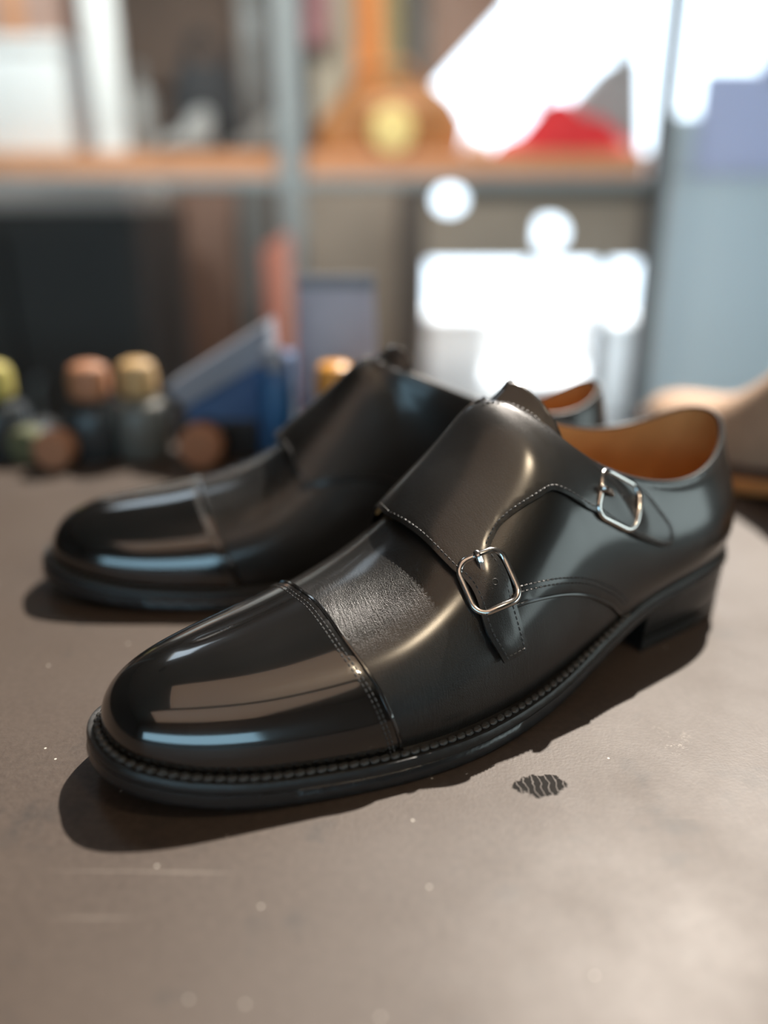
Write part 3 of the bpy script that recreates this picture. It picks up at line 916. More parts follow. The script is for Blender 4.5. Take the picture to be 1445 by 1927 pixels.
        # buckles
        buckle(root, B1, 4.1, -1.0, sign); buckle(root, [B2[0], B2[3], B2[2], B2[1]][:4], 4.1, 0.0, sign)
        strap_hole(st, B1H, -.1, sign); strap_hole(st, B2H, -.1, sign)
        # stitching
        mb = MB()
        so_ = lambda u, t: strap_off(u, t) + .02
        stitch_row(mb, CAP_LINE, 1.8, -2.6, sign=sign); stitch_row(mb, CAP_LINE, 1.8, -4.0, sign=sign)
        stitch_row(mb, STRAP_FRONT, so_, 1.8, sign=sign); stitch_row(mb, STRAP_MLOW, so_, 1.8, sign=sign)
        stitch_row(mb, STRAP_MID, so_, 1.8, sign=sign); stitch_row(mb, STRAP1_RIGHT, so_, 1.8, sign=sign); stitch_row(mb, STRAP1_TIP, so_, 1.8, sign=sign, trim=1.5)
        stitch_row(mb, STRAP2_TIP, so_, 1.8, sign=sign); stitch_row(mb, STRAP2_UP, so_, 1.8, sign=sign)
        stitch_row(mb, [(.557, .985), (.64, .985), (.722, .985)], so_, 2.0, sign=sign)
        stitch_row(mb, SEAM, 1.65, -4.2, sign=sign, trim=6); stitch_row(mb, SEAM, 1.65, -6.2, sign=sign, trim=6)
        stitch_row(mb, [(.75, .99), (.86, .99), (.965, .99)], 1.65, 2.2, sign=sign)
        o = mb.build('stitching', mt['thread'], root, smooth=False); o['kind'] = 'stuff'
    return root

NEAR = build_shoe('monk_shoe', (-.095, .2205, 0), .568, -1,
                  'black double-monk dress shoe nearer the camera, two steel buckles showing on its side', 'pair of black monk shoes')
FAR = build_shoe('monk_shoe', (-.170, .374, 0), .23, 1,
                 'black double-monk dress shoe standing behind the other, inner side facing the camera, out of focus', 'pair of black monk shoes')
M['tan_upper'] = leather('tan_suede_upper', (0.58, 0.40, 0.28), 0.75, 0.0, 0.3, grain=.25, tint=(.70, .49, .35))
M['tan_edge'] = plain('natural_orange_sole_edge', (0.72, 0.30, 0.10), 0.5, scale=60, noise=.2)
M['tan_welt'] = plain('dark_brown_welt', (0.085, 0.05, 0.04), 0.55, scale=60)
EXTRA_TH = 8.0
build_shoe('leather_shoe', (.225, .665, 0), -1.255, 1, 'tan shoe with orange-brown sole edge at the right frame edge', None, 'plain',
           dict(vamp=M['tan_upper'], quarter=M['tan_upper'], edge=M['tan_edge'], heel=M['tan_edge'], welt=M['tan_welt'], wthread=M['tan_welt'], binding=M['tan_welt']))
EXTRA_TH = 0.0

# ------------------------------------------------------------------ storage rack behind the table
M['shelf_wood'] = plain('orange_shelf_wood', (0.62, 0.29, 0.14), 0.55, scale=14, noise=.2)
M['rack_steel'] = plain('grey_rack_steel', (0.30, 0.34, 0.35), 0.45, scale=30)
M['rack_dark'] = plain('dark_rack_steel', (0.07, 0.075, 0.08), 0.45, scale=30)
RY = 2.2
ZT = at(300, 286, RY).z; ZB = at(300, 331, RY).z
rack = empty('storage_rack', (0, RY, FLOOR)); tag(rack, 'steel storage rack with an orange wooden shelf behind the table', 'rack')
def rp(name, x0, x1, y0, y1, z0, z1, mat, bevel=.004):
    return MB().box((x0, y0 - RY, z0 - FLOOR), (x1, y1 - RY, z1 - FLOOR)).build(name, mat, rack, bevel=bevel)
xa, xb = at(548, 300, RY).x, at(1236, 300, RY).x
xl = -1.75
rp('shelf_board', xl, xa - .032, RY, RY + .42, ZB, ZT, M['shelf_wood'])
rp('shelf_board', xa + .032, xb - .02, RY, RY + .42, ZB, ZT, M['shelf_wood'])
rp('shelf_rail', xl, xb, RY - .012, RY + .02, ZB - .026, ZB, M['rack_steel'])
rp('shelf_board', xl, xb, RY, RY + .42, -.60, -.575, M['shelf_wood'])
TOP = 1.55
for x, w, mt_ in ((xl, .05, 'rack_steel'), (xa, .058, 'rack_steel'), (xb, .034, 'rack_dark')):
    rp('post', x - w/2, x + w/2, RY - .03, RY + .012, FLOOR, TOP, M[mt_])
    rp('post', x - w/2, x + w/2, RY + .40, RY + .44, FLOOR, TOP, M['rack_dark'])
ZR = at(700, -60, RY + .3).z
rp('hanging_rail', xl, xb, RY + .29, RY + .31, ZR, ZR + .02, M['rack_steel'])

def px_box(name, x0, x1, y0, y1, Y, depth, mat, label, cat, z0=None, r=.012, group=None, parts=None):
    """a rounded box thing whose front covers the pixel rectangle at distance Y"""
    a, b = at(x0, y0, Y), at(x1, y1, Y)
    zb = b.z if z0 is None else z0
    c = Vector(((a.x + b.x)/2, Y + depth/2, zb))
    root = empty(name, c); tag(root, label, cat, group)
    sx, h = b.x - a.x, a.z - zb
    return root, sx, h, depth
def box_part(root, name, sx, sy, z0, z1, mat, r=.012, cx=0, cy=0):
    return MB().rprism(cx, cy, sx, sy, z0, z1, r, 5).build(name, mat, root, smooth=True)

# things standing on the shelf
M['white_card'] = plain('white_card', (0.78, 0.80, 0.79), 0.7, scale=20, noise=.04)
M['white_panel'] = plain('white_board', (0.86, 0.88, 0.86), 0.6, scale=20, noise=.03)
M['brown_paper'] = plain('pinkish_brown_paper', (0.46, 0.30, 0.24), 0.8, scale=20)
r_, sx, h, d = px_box('storage_box', -90, 140, 66, 286, RY + .08, .28, None, 'white storage box at the left end of the shelf', 'box', ZT)
box_part(r_, 'box_body', sx, d, 0, h*.86, M['white_card']); box_part(r_, 'lid', sx + .012, d + .012, h*.86, h, M['white_card'])
zlid = ZT + h
r_, sx, h, d = px_box('paper_parcel', -80, 120, -60, 62, RY + .10, .22, None, 'pinkish brown paper parcel on top of the white box', 'parcel', zlid)
box_part(r_, 'wrapping', sx, d, 0, h, M['brown_paper']); box_part(r_, 'paper_band', .05, d + .004, -0.0005, h + .002, M['shelf_wood'], .004)
r_, sx, h, d = px_box('board_sheet', 132, 240, -120, 290, RY + .01, .05, None, 'tall white board standing on the shelf beside the white box', 'board', ZT)
box_part(r_, 'sheet', sx, d*.5, 0, h, M['white_panel'], .004); box_part(r_, 'edge_strip', sx*1.01, d*.6, 0, .02, M['white_card'], .004)

M['dark_bag'] = plain('black_fabric', (0.030, 0.032, 0.035), 0.8, scale=40)
M['pale_grey'] = plain('pale_grey_leather', (0.36, 0.37, 0.36), 0.6, scale=40)
M['mid_grey'] = plain('mid_grey_card', (0.22, 0.22, 0.21), 0.7, scale=20)
M['beige'] = plain('beige_cloth', (0.36, 0.33, 0.27), 0.85, scale=40)
# black bag: soft tapered body with two handles
c = at(395, 280, RY + .16); bag = empty('tote_bag', (c.x, c.y, ZT)); tag(bag, 'black cloth tote bag slumped on the shelf', 'bag')
prof = [(.075, 0), (.088, .015), (.092, .08), (.080, .16), (.066, .205), (.058, .21)]
mb = MB().lathe(prof, (0, 0, 0), 28); mb.V = [(x*1.05, y*.7, z) for x, y, z in mb.V]; mb.build('bag_body', M['dark_bag'], bag, smooth=True)
for s in (-.03, .03):
    MB().tube([(-.045, s, .195), (-.035, s, .26), (0, s, .285), (.035, s, .26), (.045, s, .195)], .006, 8, up=(0, 1, 0)).build('handle', M['dark_bag'], bag, smooth=True)
def bootee(px, Y, s, mat, label, lean=0):
    c = at(px, 280, Y); o = empty('ankle_boot', (c.x, Y, ZT), lean); tag(o, label, 'boot', 'boots on the shelf')
    V = []; R = []
    for x, w, z0, z1 in ((-.11, .012, .018, .03), (-.10, .030, .012, .055), (-.06, .042, .012, .07), (-.01, .040, .012, .09), (.03, .036, .012, .15), (.07, .036, .012, .17), (.10, .028, .012, .165), (.112, .010, .014, .15)):
        ring = [(x, w*cos(a), (z0+z1)/2 + (z1-z0)/2*(abs(sin(a))**.6)*(1 if sin(a) > 0 else -1)) for a in np.linspace(0, 2*pi, 16, endpoint=False)]
        R.append(np.array(ring)*s)
    Vv, F = loft_rings(R); MB().add(Vv, F).build('boot_upper', mat, o, smooth=True)
    MB().rprism(0, 0, .225*s, .082*s, 0, .014*s, .038*s, 6, .002).build('sole', M['dark_bag'], o, smooth=True)
bootee(350, RY + .06, .62, M['pale_grey'], 'pale grey ankle boot in front of the black bag on the shelf', .3)
bootee(482, RY + .07, .55, M['mid_grey'], 'small dark grey ankle boot on the shelf next to the middle post', .2)
c = at(272, 280, RY + .12); bt = empty('spray_bottle', (c.x, RY + .12, ZT)); tag(bt, 'light grey bottle on the shelf right of the white board', 'bottle')
MB().lathe([(.030, 0), (.034, .006), (.034, .12), (.030, .145), (.013, .16), (.013, .175)], (0, 0, 0)).build('bottle_body', M['pale_grey'], bt, smooth=True)
MB().lathe([(.015, .172), (.015, .205), (.012, .21)], (0, 0, 0)).build('cap', M['mid_grey'], bt, smooth=True)
r_, sx, h, d = px_box('leaning_board', 438, 512, -120, 284, RY + .33, .03, None, 'grey board standing upright at the back of the shelf near the middle post', 'board', ZT)
box_part(r_, 'sheet', sx, d*.6, 0, h, M['mid_grey'], .004); box_part(r_, 'label_strip', sx*.5, d*.7, h*.55, h*.68, M['pale_grey'], .003)

# strips of leather hanging from the rail
def hang(px0, px1, py1, Y, col, name, label, wob=.01, slant=0.0):
    a, b = at(px0, py1, Y), at(px1, py1, Y); mid = (a.x + b.x)/2; w = b.x - a.x; z0 = a.z; z1 = ZR + .022
    m_ = plain(name + '_' + str(px0), col, .65, scale=30, noise=.15)
    o = empty(name, (mid, Y, z0)); tag(o, label, 'leather strip', 'strips hanging from the rail')
    nz, nx = 14, 7; V = []; F = []
    for i in range(nz):
        for j in range(nx):
            s = i/(nz-1); q = j/(nx-1)-.5
            V.append((q*w*(1-.06*sin(s*5+px0)), wob*sin(s*4+q*5+px0), s*(z1-z0) + (1-s)*slant*(q+.5)))
    for i in range(nz-1):
        for j in range(nx-1): F.append((i*nx+j, i*nx+j+1, (i+1)*nx+j+1, (i+1)*nx+j))
    q_ = mesh_obj('strip', V, F, m_, o, True); sl = q_.modifiers.new('thickness', 'SOLIDIFY'); sl.thickness = .003
    MB().tube([(-w*.2, 0, z1-z0-.012), (-w*.2, 0, z1-z0+.004), (-w*.2, (RY + .292) - Y, z1-z0+.004)], .002, 6, up=(1, 0, 0)).build('hook', M['rack_steel'], o, smooth=True)
hang(574, 622, 88, RY + .235, (.34, .17, .18), 'hanging_strip', 'short dusty pink leather strip hanging beside the middle post')
hang(592, 668, 262, RY + .275, (.40, .36, .28), 'hanging_strip', 'wide beige cloth strip hanging left of the orange one')
hang(668, 722, 236, RY + .27, (.78, .30, .09), 'hanging_strip', 'bright orange leather strip hanging above the brown bag')
hang(722, 754, 200, RY + .275, (.36, .31, .16), 'hanging_strip', 'narrow olive leather strip hanging right of the orange one')
hang(756, 802, 206, RY + .27, (.13, .13, .12), 'hanging_strip', 'dark grey leather strip hanging near the window')
hang(804, 950, 175, RY + .275, (.27, .18, .135), 'hanging_strip', 'broad brown hide with a slanting edge hanging at the left of the bright window', slant=.215)

# orange-brown leather bag with flap and round yellow tin in front
M['bag_leather'] = leather('orange_brown_bag_leather', (0.40, 0.17, 0.055), 0.5, .2, .3, tint=(.55, .25, .09))
a, b = at(585, 330, RY + .12), at(868, 330, RY + .12); sx = b.x - a.x
bg_ = empty('leather_satchel', ((a.x+b.x)/2, RY + .135, ZT)); tag(bg_, 'orange-brown leather satchel lying on the shelf under the hanging strips', 'bag')
mb = MB(); R = []
for z, kx, ky in ((0, .96, .94), (.012, 1, 1), (.07, .98, .95), (.12, .78, .8), (.155, .52, .6), (.17, .30, .35)):
    ring = [(kx*sx/2*(abs(cos(q))**.55)*(1 if cos(q) > 0 else -1) + .03*z/.17, ky*.10*(abs(sin(q))**.6)*(1 if sin(q) > 0 else -1), z) for q in np.linspace(0, 2*pi, 32, endpoint=False)]
    R.append(np.array(ring))
Vv, F = loft_rings(R); MB().add(Vv, F).build('bag_body', M['bag_leather'], bg_, smooth=True)
MB().rprism(.02, -.075, sx*.62, .06, .05, .13, .025, 5).build('flap', M['bag_leather'], bg_, smooth=True)
MB().tube([(-sx*.3, -.02, .12), (-sx*.15, -.05, .19), (.05, -.05, .205), (sx*.25, -.02, .15)], .009, 8, up=(0, 1, 0)).build('handle', M['bag_leather'], bg_, smooth=True)
M['yellow_tin'] = plain('yellow_tin', (1.0, 0.76, 0.30), 0.4, scale=30)
c = at(738, 246, RY); tn = empty('polish_tin', (c.x, RY + .016, ZT)); tag(tn, 'round yellow tin standing on edge in front of the orange-brown satchel', 'tin')
rr = .052; zc = max(c.z - ZT, rr)
MB().lathe([(rr*.96, -.015), (rr, -.012), (rr, .012), (rr*.96, .015)], (0, 0, zc), 32, 'Y').build('tin_body', M['yellow_tin'], tn, smooth=True)
MB().lathe([(rr*.8, -.019), (rr*.82, -.016), (rr*.82, -.012)], (0, 0, zc), 32, 'Y').build('lid', M['yellow_tin'], tn, smooth=True)
MB().box((-.03, -.012, 0), (.03, .018, max(zc-rr*.9, .004))).build('stand', M['shelf_wood'], tn, bevel=.002)

# red cloth, pale cloth, grey bin
M['red_cloth'] = plain('red_cloth', (0.62, 0.025, 0.03), 0.8, scale=25, noise=.2)
M['pink_cloth'] = plain('pale_pink_cloth', (0.80, 0.52, 0.42), 0.8, scale=25)
def cloth(px0, px1, Y, h, dep, mat, name, label, seed):
    a, b = at(px0, 330, Y), at(px1, 330, Y); w = b.x - a.x; rn = random.Random(seed)
    o = empty(name, ((a.x+b.x)/2, Y + dep/2, ZT)); tag(o, label, 'cloth')
    ph = [rn.uniform(0, 6) for _ in range(6)]
    nx, ny = 30, 14; V = []; F = []
    for i in range(nx):
        for j in range(ny):
            x = i/(nx-1)*2-1; y = j/(ny-1)*2-1
            f = max(0, (1-abs(x)**3))*(max(0, 1-abs(y)**4))
            z = h*f*(.70 + .18*sin(4*x+ph[0]) + .14*sin(7*x+3*y+ph[1]) + .12*sin(5*y+ph[2]))
            V.append((x*w/2, y*dep/2, max(.003, z)))
    for i in range(nx-1):
        for j in range(ny-1): F.append((i*ny+j, (i+1)*ny+j, (i+1)*ny+j+1, i*ny+j+1))
    n = len(V); V2 = V + [(x, y, 0) for x, y, z in V]; F2 = F + [tuple(reversed([k+n for k in f])) for f in F]
    bd = [(i*ny) for i in range(nx)] + [((nx-1)*ny+j) for j in range(1, ny)] + [(i*ny+ny-1) for i in range(nx-2, -1, -1)] + [j for j in range(ny-2, 0, -1)]
    for p, q in zip(bd, bd[1:]+bd[:1]): F2.append((p, q, q+n, p+n)[::-1])
    mesh_obj('folded_cloth', V2, F2, mat, o, True)
    MB().tube([(-w*.47, -dep*.47, .004), (0, -dep*.485, .006), (w*.47, -dep*.47, .004)], .003, 6).build('hem', mat, o, smooth=True)
cloth(925, 1198, RY + .012, .115, .12, M['red_cloth'], 'folded_cloth', 'crumpled bright red cloth at the right end of the shelf', 3)
cloth(872, 925, RY + .005, .045, .09, M['pink_cloth'], 'folded_cloth', 'small pale pink cloth on the shelf left of the red cloth', 5)
M['grey_bin'] = plain('grey_plastic_bin', (0.34, 0.345, 0.35), 0.5, scale=20)
Y_ = RY + .15
pts = [at(925, 315, Y_), at(1205, 315, Y_), at(1205, 105, Y_), at(1150, 116, Y_), at(1035, 240, Y_)]
ctr = sum((p.x for p in pts))/len(pts)
bn = empty('sloped_bin', (ctr, Y_, ZT)); tag(bn, 'grey sloping-topped bin on the shelf in front of the bright window', 'bin')
poly = [(p.x-ctr, max(0, p.z-ZT)) for p in pts]; poly[0] = (poly[0][0], 0); poly[1] = (poly[1][0], 0)
MB().prism(poly, 0, .14).build('bin_body', M['grey_bin'], bn, bevel=.006)
MB().box((poly[3][0], -.004, poly[3][1]-.02), (poly[2][0], .0, poly[3][1]-.008)).build('rim', M['grey_bin'], bn, bevel=.001)

# perforated drawer panel under the shelf, with two round holes standing in for bright glints
Y_ = RY + .03
a, b = at(790, 350, Y_), at(1196, 492, Y_)
M['drawer'] = plain('grey_brown_drawer_board', (0.34, 0.30, 0.25), 0.7, scale=12, noise=.2)
DC = Vector(((a.x+b.x)/2, Y_, b.z))
W2, Hh = (b.x-a.x)/2, ZB - b.z
holes = []
for hx, hy, hr in ((846, 376, .036), (1032, 438, .044)):
    p = at(hx, hy, Y_); holes.append((p.x - DC.x, min(max(p.z - b.z, hr + .004), Hh - hr - .004), hr))
pl = [(-W2, 0), (W2, 0), (W2, Hh), (-W2, Hh)]
vv = [Vector(p) for p in pl]; ed = [(0, 1), (1, 2), (2, 3), (3, 0)]
for hx, hz, hr in holes:
    s0 = len(vv); nseg = 28
    for k in range(nseg): vv.append(Vector((hx + hr*1.05*cos(2*pi*k/nseg), hz + hr*.84*sin(2*pi*k/nseg))))
    ed += [(s0+k, s0+(k+1) % nseg) for k in range(nseg)]
cd = delaunay_2d_cdt(vv, ed, [], 0, 1e-6)
F = []
for f in cd[2]:
    cx_ = sum(cd[0][i].x for i in f)/len(f); cz_ = sum(cd[0][i].y for i in f)/len(f)
    if any(((cx_-hx)/(hr*1.05))**2 + ((cz_-hz)/(hr*.84))**2 < .98 for hx, hz, hr in holes): continue
    F.append(tuple(f))
o = mesh_obj('drawer_front', [(p.x, 0, p.y) for p in cd[0]], F, M['drawer'], rack, False); o.location = DC - rack.location; o['label'] = 'grey-brown drawer front with two round holes cut to show as bright glints'
sl = o.modifiers.new('thickness', 'SOLIDIFY'); sl.thickness = .016; sl.offset = 0
for s in (-1, 1):
    MB().box((s*W2-.012, .008, 0), (s*W2+.012, .34, Hh)).build('drawer_side', M['drawer'], o, bevel=.002)

# boards and cabinet between the table and the rack, left
M['cabinet'] = plain('dark_brown_cabinet', (0.055, 0.048, 0.042), 0.55, scale=8, noise=.25)
M['carton'] = plain('grey_brown_carton', (0.52, 0.46, 0.42), 0.8, scale=20)
Y_ = 1.55
a, b = at(-260, 396, Y_), at(246, 396, Y_)
cb = empty('cabinet', ((a.x+b.x)/2, Y_ + .2, FLOOR)); tag(cb, 'dark brown cabinet below the shelf at the left', 'cabinet')
hx = (b.x-a.x)/2; ch = a.z - FLOOR
MB().box((-hx, -.18, 0), (hx, .2, ch)).build('cabinet_body', M['cabinet'], cb, bevel=.004)
for s in (-1, 1):
    dd = MB().box((-hx/2+.008, -.018, .05), (hx/2-.008, 0, ch-.03)).build('door', M['cabinet'], cb, bevel=.003); dd.location = (s*hx/2, -.18, 0)
    MB().tube([(-s*hx*.38, -.018, ch*.55), (-s*hx*.38, -.045, ch*.56), (-s*hx*.38, -.045, ch*.66), (-s*hx*.38, -.018, ch*.67)], .006, 8, up=(1, 0, 0)).build('handle', M['rack_steel'], dd, smooth=True)
r_, sx, h, d = px_box('carton', -200, 240, 344, 395, Y_ + .06, .28, None, 'flat grey-brown carton lying on the dark cabinet', 'box', a.z)
box_part(r_, 'carton_body', sx, d, 0, h, M['carton'], .006); box_part(r_, 'tape', sx*1.004, .05, h*.2, h + .001, M['beige'], .003)
def stand_board(px0, px1, py0, Y, col, label, th=.03, name='wood_panel'):
    a, b = at(px0, py0, Y), at(px1, py0, Y); w = b.x - a.x; hh = a.z - FLOOR
    o = empty(name, ((a.x+b.x)/2, Y + th/2, FLOOR)); tag(o, label, 'board', 'boards standing behind the table')
    m_ = plain('board_%d' % px0, col, .7, scale=9, noise=.25)
    MB().rprism(0, 0, w, th, 0, hh, .006, 3).build('panel_sheet', m_, o, smooth=True)
    MB().rprism(0, -th*.1, w*1.0, th*1.05, 0, .04, .006, 3).build('foot_strip', M['rack_dark'], o, smooth=True)
stand_board(252, 322, 352, 1.98, (.13, .115, .10), 'grey-brown board standing right of the dark cabinet')
stand_board(318, 442, 356, 2.03, (.15, .085, .06), 'reddish brown board standing between two grey boards')
stand_board(444, 506, 352, 1.97, (.10, .10, .095), 'narrow dark grey board standing left of the middle post')
stand_board(572, 752, 356, 2.05, (.27, .225, .18), 'wide beige-brown board standing right of the middle post')
stand_board(752, 800, 352, 2.00, (.085, .07, .06), 'narrow dark brown board at the left edge of the window')

# street outside the shop window
M['planter'] = plain('pale_grey_concrete', (0.85, 0.87, 0.88), 0.8, scale=8)
M['soil'] = plain('dark_soil', (0.05, 0.04, 0.03), 0.9, scale=60)
def planter(px0, px1, py0, Y, label):
    a, b = at(px0, py0, Y), at(px1, py0, Y); w = b.x-a.x; hh = a.z - FLOOR
    o = empty('concrete_planter', ((a.x+b.x)/2, Y + .2, FLOOR)); tag(o, label, 'planter', 'planters outside')
    MB().rprism(0, 0, w, .4, 0, hh, .02, 4).build('trough', M['planter'], o, smooth=True)
    MB().rprism(0, 0, w + .03, .43, hh - .05, hh + .005, .02, 4).build('rim', M['planter'], o, smooth=True)
planter(700, 922, 596, 3.7, 'pale concrete planter outside, left part of the window')
planter(1140, 1330, 604, 3.7, 'pale concrete planter outside, next to the frosted pane')
planter(922, 1128, 715, 4.2, 'low pale concrete trough outside between two taller planters')

# ------------------------------------------------------------------ things on the back of the table
def caps(name, col, rough=.35, metal=.0): return plain(name, col, rough, metal, scale=60, noise=.15)
M['bottle_glass'] = plain('dark_slate_bottle', (0.030, 0.036, 0.040), 0.25, scale=20)
M['bottle_grey'] = plain('grey_green_bottle', (0.12, 0.125, 0.115), 0.35, scale=20)
M['cap_copper'] = caps('copper_cap', (0.36, 0.165, 0.085), .5)
M['cap_gold'] = caps('gold_cap', (0.46, 0.30, 0.13), .5)
M['cap_yellow'] = caps('yellow_green_cap', (0.42, 0.37, 0.10), .5)
def polish_bottle(px, Y, h, r, body, cap, label):
    c = at(px, 850, Y); o = empty('polish_bottle', (c.x, Y, 0)); tag(o, label, 'bottle', 'polish bottles on the back of the table')
    hb = h*.60
    MB().lathe([(r*.9, 0), (r, .003), (r, hb*.82), (r*.9, hb*.93), (r*.55, hb), (r*.55, hb+.004)], (0, 0, 0), 28).build('bottle_body', body, o, smooth=True)
    MB().lathe([(r*.56, hb+.002), (r*.68, hb+.005), (r*.70, h-.010), (r*.6, h-.003), (r*.35, h)], (0, 0, 0), 28).build('cap', cap, o, smooth=True)
polish_bottle(6, .600, .072, .022, M['bottle_glass'], M['cap_yellow'], 'dark polish bottle with a yellow-green cap at the left frame edge')
polish_bottle(184, .600, .072, .022, M['bottle_glass'], M['cap_copper'], 'dark slate polish bottle with a copper cap, taller one behind the low jars')
polish_bottle(272, .606, .073, .021, M['bottle_grey'], M['cap_gold'], 'grey-green polish bottle with a gold cap next to the blue dispenser')
def jar(px, py, Y, r, cap, label):
    c = at(px, py, Y); o = empty('cream_jar', (c.x, Y, 0)); tag(o, label, 'jar', 'cream jars lying on their sides')
    MB().lathe([(r*.9, .004), (r*.95, .008), (r*.95, .034), (r*.8, .037)], (0, 0, r), 26, 'Y').build('jar_body', M['bottle_glass'], o, smooth=True)
    MB().lathe([(r*.85, -.009), (r, -.006), (r, .006), (r*.93, .007)], (0, 0, r), 26, 'Y').build('lid', cap, o, smooth=True)
jar(101, 822, .572, .0145, M['cap_copper'], 'copper-lidded cream jar lying on its side at the left')
jar(376, 806, .575, .0160, M['cap_copper'], 'copper-lidded cream jar lying on its side under the blue dispenser')
jar(50, 820, .590, .0130, plain('dull_green_lid', (.10, .11, .06), .9, scale=40), 'dull green lidded cream jar left of the copper-lidded one')
# blue dispenser with a sloping grey lid
M['blue_card'] = plain('blue_card', (0.05, 0.105, 0.24), 0.5, scale=30, noise=.3)
M['lid_grey'] = plain('blue_grey_lid', (0.24, 0.26, 0.31), 0.5, scale=30)
Y_ = .600
P_ = [at(330, 760, Y_), at(548, 760, Y_), at(548, 672, Y_), at(510, 668, Y_), at(350, 760, Y_)]
cx_ = at(430, 800, Y_).x
ds = empty('sloped_dispenser', (cx_, Y_, 0)); tag(ds, 'blue box with a sloping blue-grey lid at the back of the table', 'box')
lo = [(at(345, 850, Y_).x-cx_, 0), (at(548, 850, Y_).x-cx_, 0)]
poly = lo + [(p.x-cx_, p.z) for p in (P_[2], P_[3], P_[4])]
MB().prism(poly, 0, .03).build('box_body', M['blue_card'], ds, bevel=.0015)
MB().box((lo[0][0]-.003, -.002, 0), (lo[1][0]+.002, .032, at(430, 790, Y_).z)).build('base', M['bottle_glass'], ds, bevel=.0015)
q0, q1 = at(312, 728, Y_), at(505, 606, Y_); q2, q3 = at(512, 672, Y_), at(350, 764, Y_)
MB().prism([(q3.x-cx_, q3.z), (q2.x-cx_, q2.z), (q1.x-cx_, q1.z), (q0.x-cx_, q0.z)], -.006, .034).build('lid', M['lid_grey'], ds, bevel=.0012)
# salmon-red rolled hide standing behind the table, small blue bottle on the table
M['salmon'] = plain('salmon_red_hide', (0.52, 0.20, 0.14), 0.6, scale=40)
M['blue_foot'] = plain('deep_blue_plastic', (0.02, 0.10, 0.26), 0.4, scale=40)
Y_ = 1.86; c = at(519, 500, Y_); hh = at(519, 440, Y_).z - FLOOR
o = empty('rolled_hide', (c.x, Y_, FLOOR)); tag(o, 'rolled salmon-red hide standing upright in front of the middle post', 'hide')
V = []; F = []; n = 60
for k in range(n):
    q = k/(n-1)*4.6*pi; r = .018 + .017*k/(n-1)
    V += [(r*cos(q), r*sin(q), 0), (r*cos(q), r*sin(q), hh - .03*sin(q*.5)**2)]
for k in range(n-1): F.append((2*k, 2*k+2, 2*k+3, 2*k+1))
w_ = mesh_obj('rolled_sheet', V, F, M['salmon'], o, True); sl = w_.modifiers.new('thickness', 'SOLIDIFY'); sl.thickness = .003
MB().tube([(.037*cos(q), .037*sin(q), hh*.6) for q in np.linspace(0, 2*pi, 24, endpoint=False)], .003, 6, True).build('tie_cord', M['beige'], o, smooth=True)
c = at(522, 800, .575); o = empty('dye_bottle', (c.x, .570, 0)); tag(o, 'small deep blue dye bottle beside the blue box', 'bottle')
hh = at(522, 655, .570).z
MB().lathe([(.0120, 0), (.0130, .002), (.0130, hh*.70), (.010, hh*.8), (.006, hh*.84)], (0, 0, 0), 24).build('bottle_body', M['blue_foot'], o, smooth=True)
MB().lathe([(.0070, hh*.82), (.0075, hh*.85), (.0075, hh*.97), (.006, hh)], (0, 0, 0), 24).build('cap', M['lid_grey'], o, smooth=True)
# lavender pouch and orange-capped jar
M['lavender'] = plain('pale_lavender_foil', (0.42, 0.41, 0.50), 0.4, scale=18, noise=.35)
c = at(637, 800, .600); o = empty('foil_pouch', (c.x, .600, 0)); tag(o, 'pale lavender foil pouch standing behind the far shoe', 'pouch')
hh = at(637, 528, .600).z; R = []
for s, kx, ky in ((0, .90, 1), (.08, .98, 1), (.4, 1, .8), (.75, .95, .4), (.93, .92, .12), (1, .92, .10)):
    R.append(np.array([(.030*kx*cos(q), .016*ky*sin(q), hh*s) for q in np.linspace(0, 2*pi, 24, endpoint=False)]))
Vv, F = loft_rings(R); MB().add(Vv, F).build('pouch_body', M['lavender'], o, smooth=True)
MB().box((-.0276, -.0022, hh*.955), (.0276, .0022, hh*1.03)).build('seal_strip', M['lid_grey'], o, bevel=.0008)
M['cap_orange'] = caps('amber_orange_cap', (0.72, 0.33, 0.05), .4)
polish_bottle(632, .560, .080, .019, M['bottle_glass'], M['cap_orange'], 'dark bottle with an amber orange cap in front of the lavender pouch')

# ------------------------------------------------------------------ added lamps, out of view
def area(name, loc_, target, sx, sy, radiance, col):
    l = bpy.data.lights.new(name, 'AREA'); l.shape = 'RECTANGLE'; l.size = sx; l.size_y = sy
    l.energy = radiance*pi*sx*sy; l.color = col
    o = bpy.data.objects.new(name, l); COL.objects.link(o); o.location = loc_
    o.rotation_euler = (Vector(loc_) - Vector(target)).to_track_quat('Z', 'Y').to_euler(); return o
def ceiling_lamp(x, y, sx, sy, radiance, col, label):  # unseen panel and housing, added to give the leather warm brown reflections
    o = empty('ceiling_lamp', (x, y, CEIL)); tag(o, label, 'lamp', 'added light panels')
    MB().box((-sx/2-.03, -sy/2-.03, -.05), (sx/2+.03, sy/2+.03, 0)).build('housing', M['frame'], o, bevel=.004)
    area('fill_light', (x, y, CEIL - .055), (x, y, 0), sx, sy, radiance, col)
ceiling_lamp(.25, -.56, 1.6, 1.0, .92, (1, .64, .42), 'warm light panel added above the table for brown reflections')
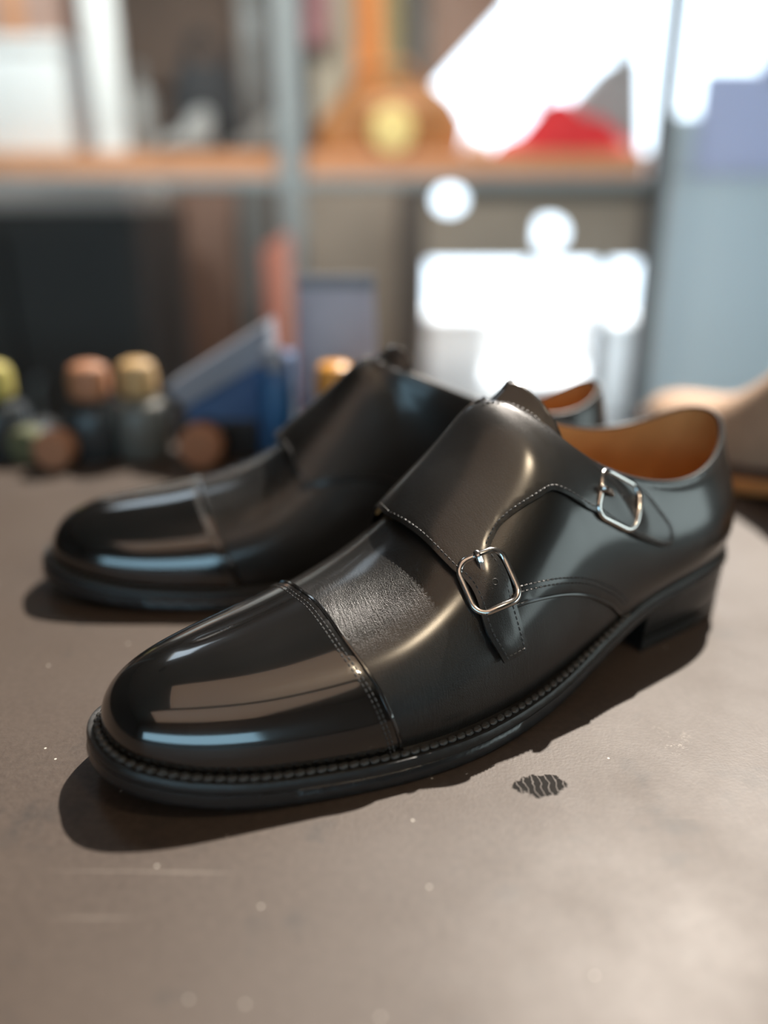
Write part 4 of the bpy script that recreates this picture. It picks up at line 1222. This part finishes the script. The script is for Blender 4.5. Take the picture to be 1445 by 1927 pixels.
ceiling_lamp(-.1, -1.74, 2.4, 1.1, .92, (1, .64, .42), 'warm light panel added behind the camera for brown reflections')
M['lamp_can'] = plain('black_added_can', (0.02, 0.02, 0.02), 0.5, scale=40)
def lamp_can(o, label):
    """housing and stem added behind an unseen spot"""
    r = empty('fill_spot', o.location); r.rotation_euler = o.rotation_euler; tag(r, label, 'lamp', 'added spots under the ceiling')
    MB().lathe([(.080, .005), (.084, .01), (.075, .09), (.05, .12), (.02, .125)], (0, 0, 0), 24).build('can', M['lamp_can'], r, smooth=True)
    up = o.rotation_euler.to_matrix().inverted() @ Vector((0, 0, 1))
    b0 = Vector((0, 0, .11)); top = b0 + up*(CEIL - (o.location + o.rotation_euler.to_matrix() @ b0).z)
    MB().tube([tuple(b0), tuple(top)], .008, 8, up=(1, 0, 0)).build('stem', M['lamp_can'], r, smooth=True)
def spot(label, loc_, target, power, ang, col):  # unseen spot added to brighten the things on the shelf
    l = bpy.data.lights.new('shelf_fill_spot', 'SPOT'); l.energy = power; l.spot_size = radians(ang); l.spot_blend = .6; l.color = col; l.shadow_soft_size = .05
    o = bpy.data.objects.new('shelf_fill_spot', l); COL.objects.link(o); o.location = loc_
    o.rotation_euler = (Vector(loc_) - Vector(target)).to_track_quat('Z', 'Y').to_euler()
    lamp_can(o, label)
hl = bpy.data.lights.new('highlight_spot', 'SPOT'); hl.energy = 26; hl.spot_size = radians(40); hl.spot_blend = .7; hl.color = (1, .80, .55); hl.shadow_soft_size = .07  # unseen spot added for the gold highlight on the vamp
ho = bpy.data.objects.new('highlight_spot', hl); COL.objects.link(ho); ho.location = (.80, -.50, CEIL - .2)
ho.rotation_euler = (ho.location - Vector((0, .3, .05))).to_track_quat('Z', 'Y').to_euler()
lamp_can(ho, 'black spot added for warm highlights on the shoes')
spot('black spot added to brighten the left end of the shelf', (-1.0, .9, 1.55), (-.95, 2.3, .45), 112, 62, (.95, 1, .97))
spot('black spot added to brighten the middle of the shelf', (.1, .9, 1.55), (.0, 2.3, .4), 125, 62, (1, .92, .82))
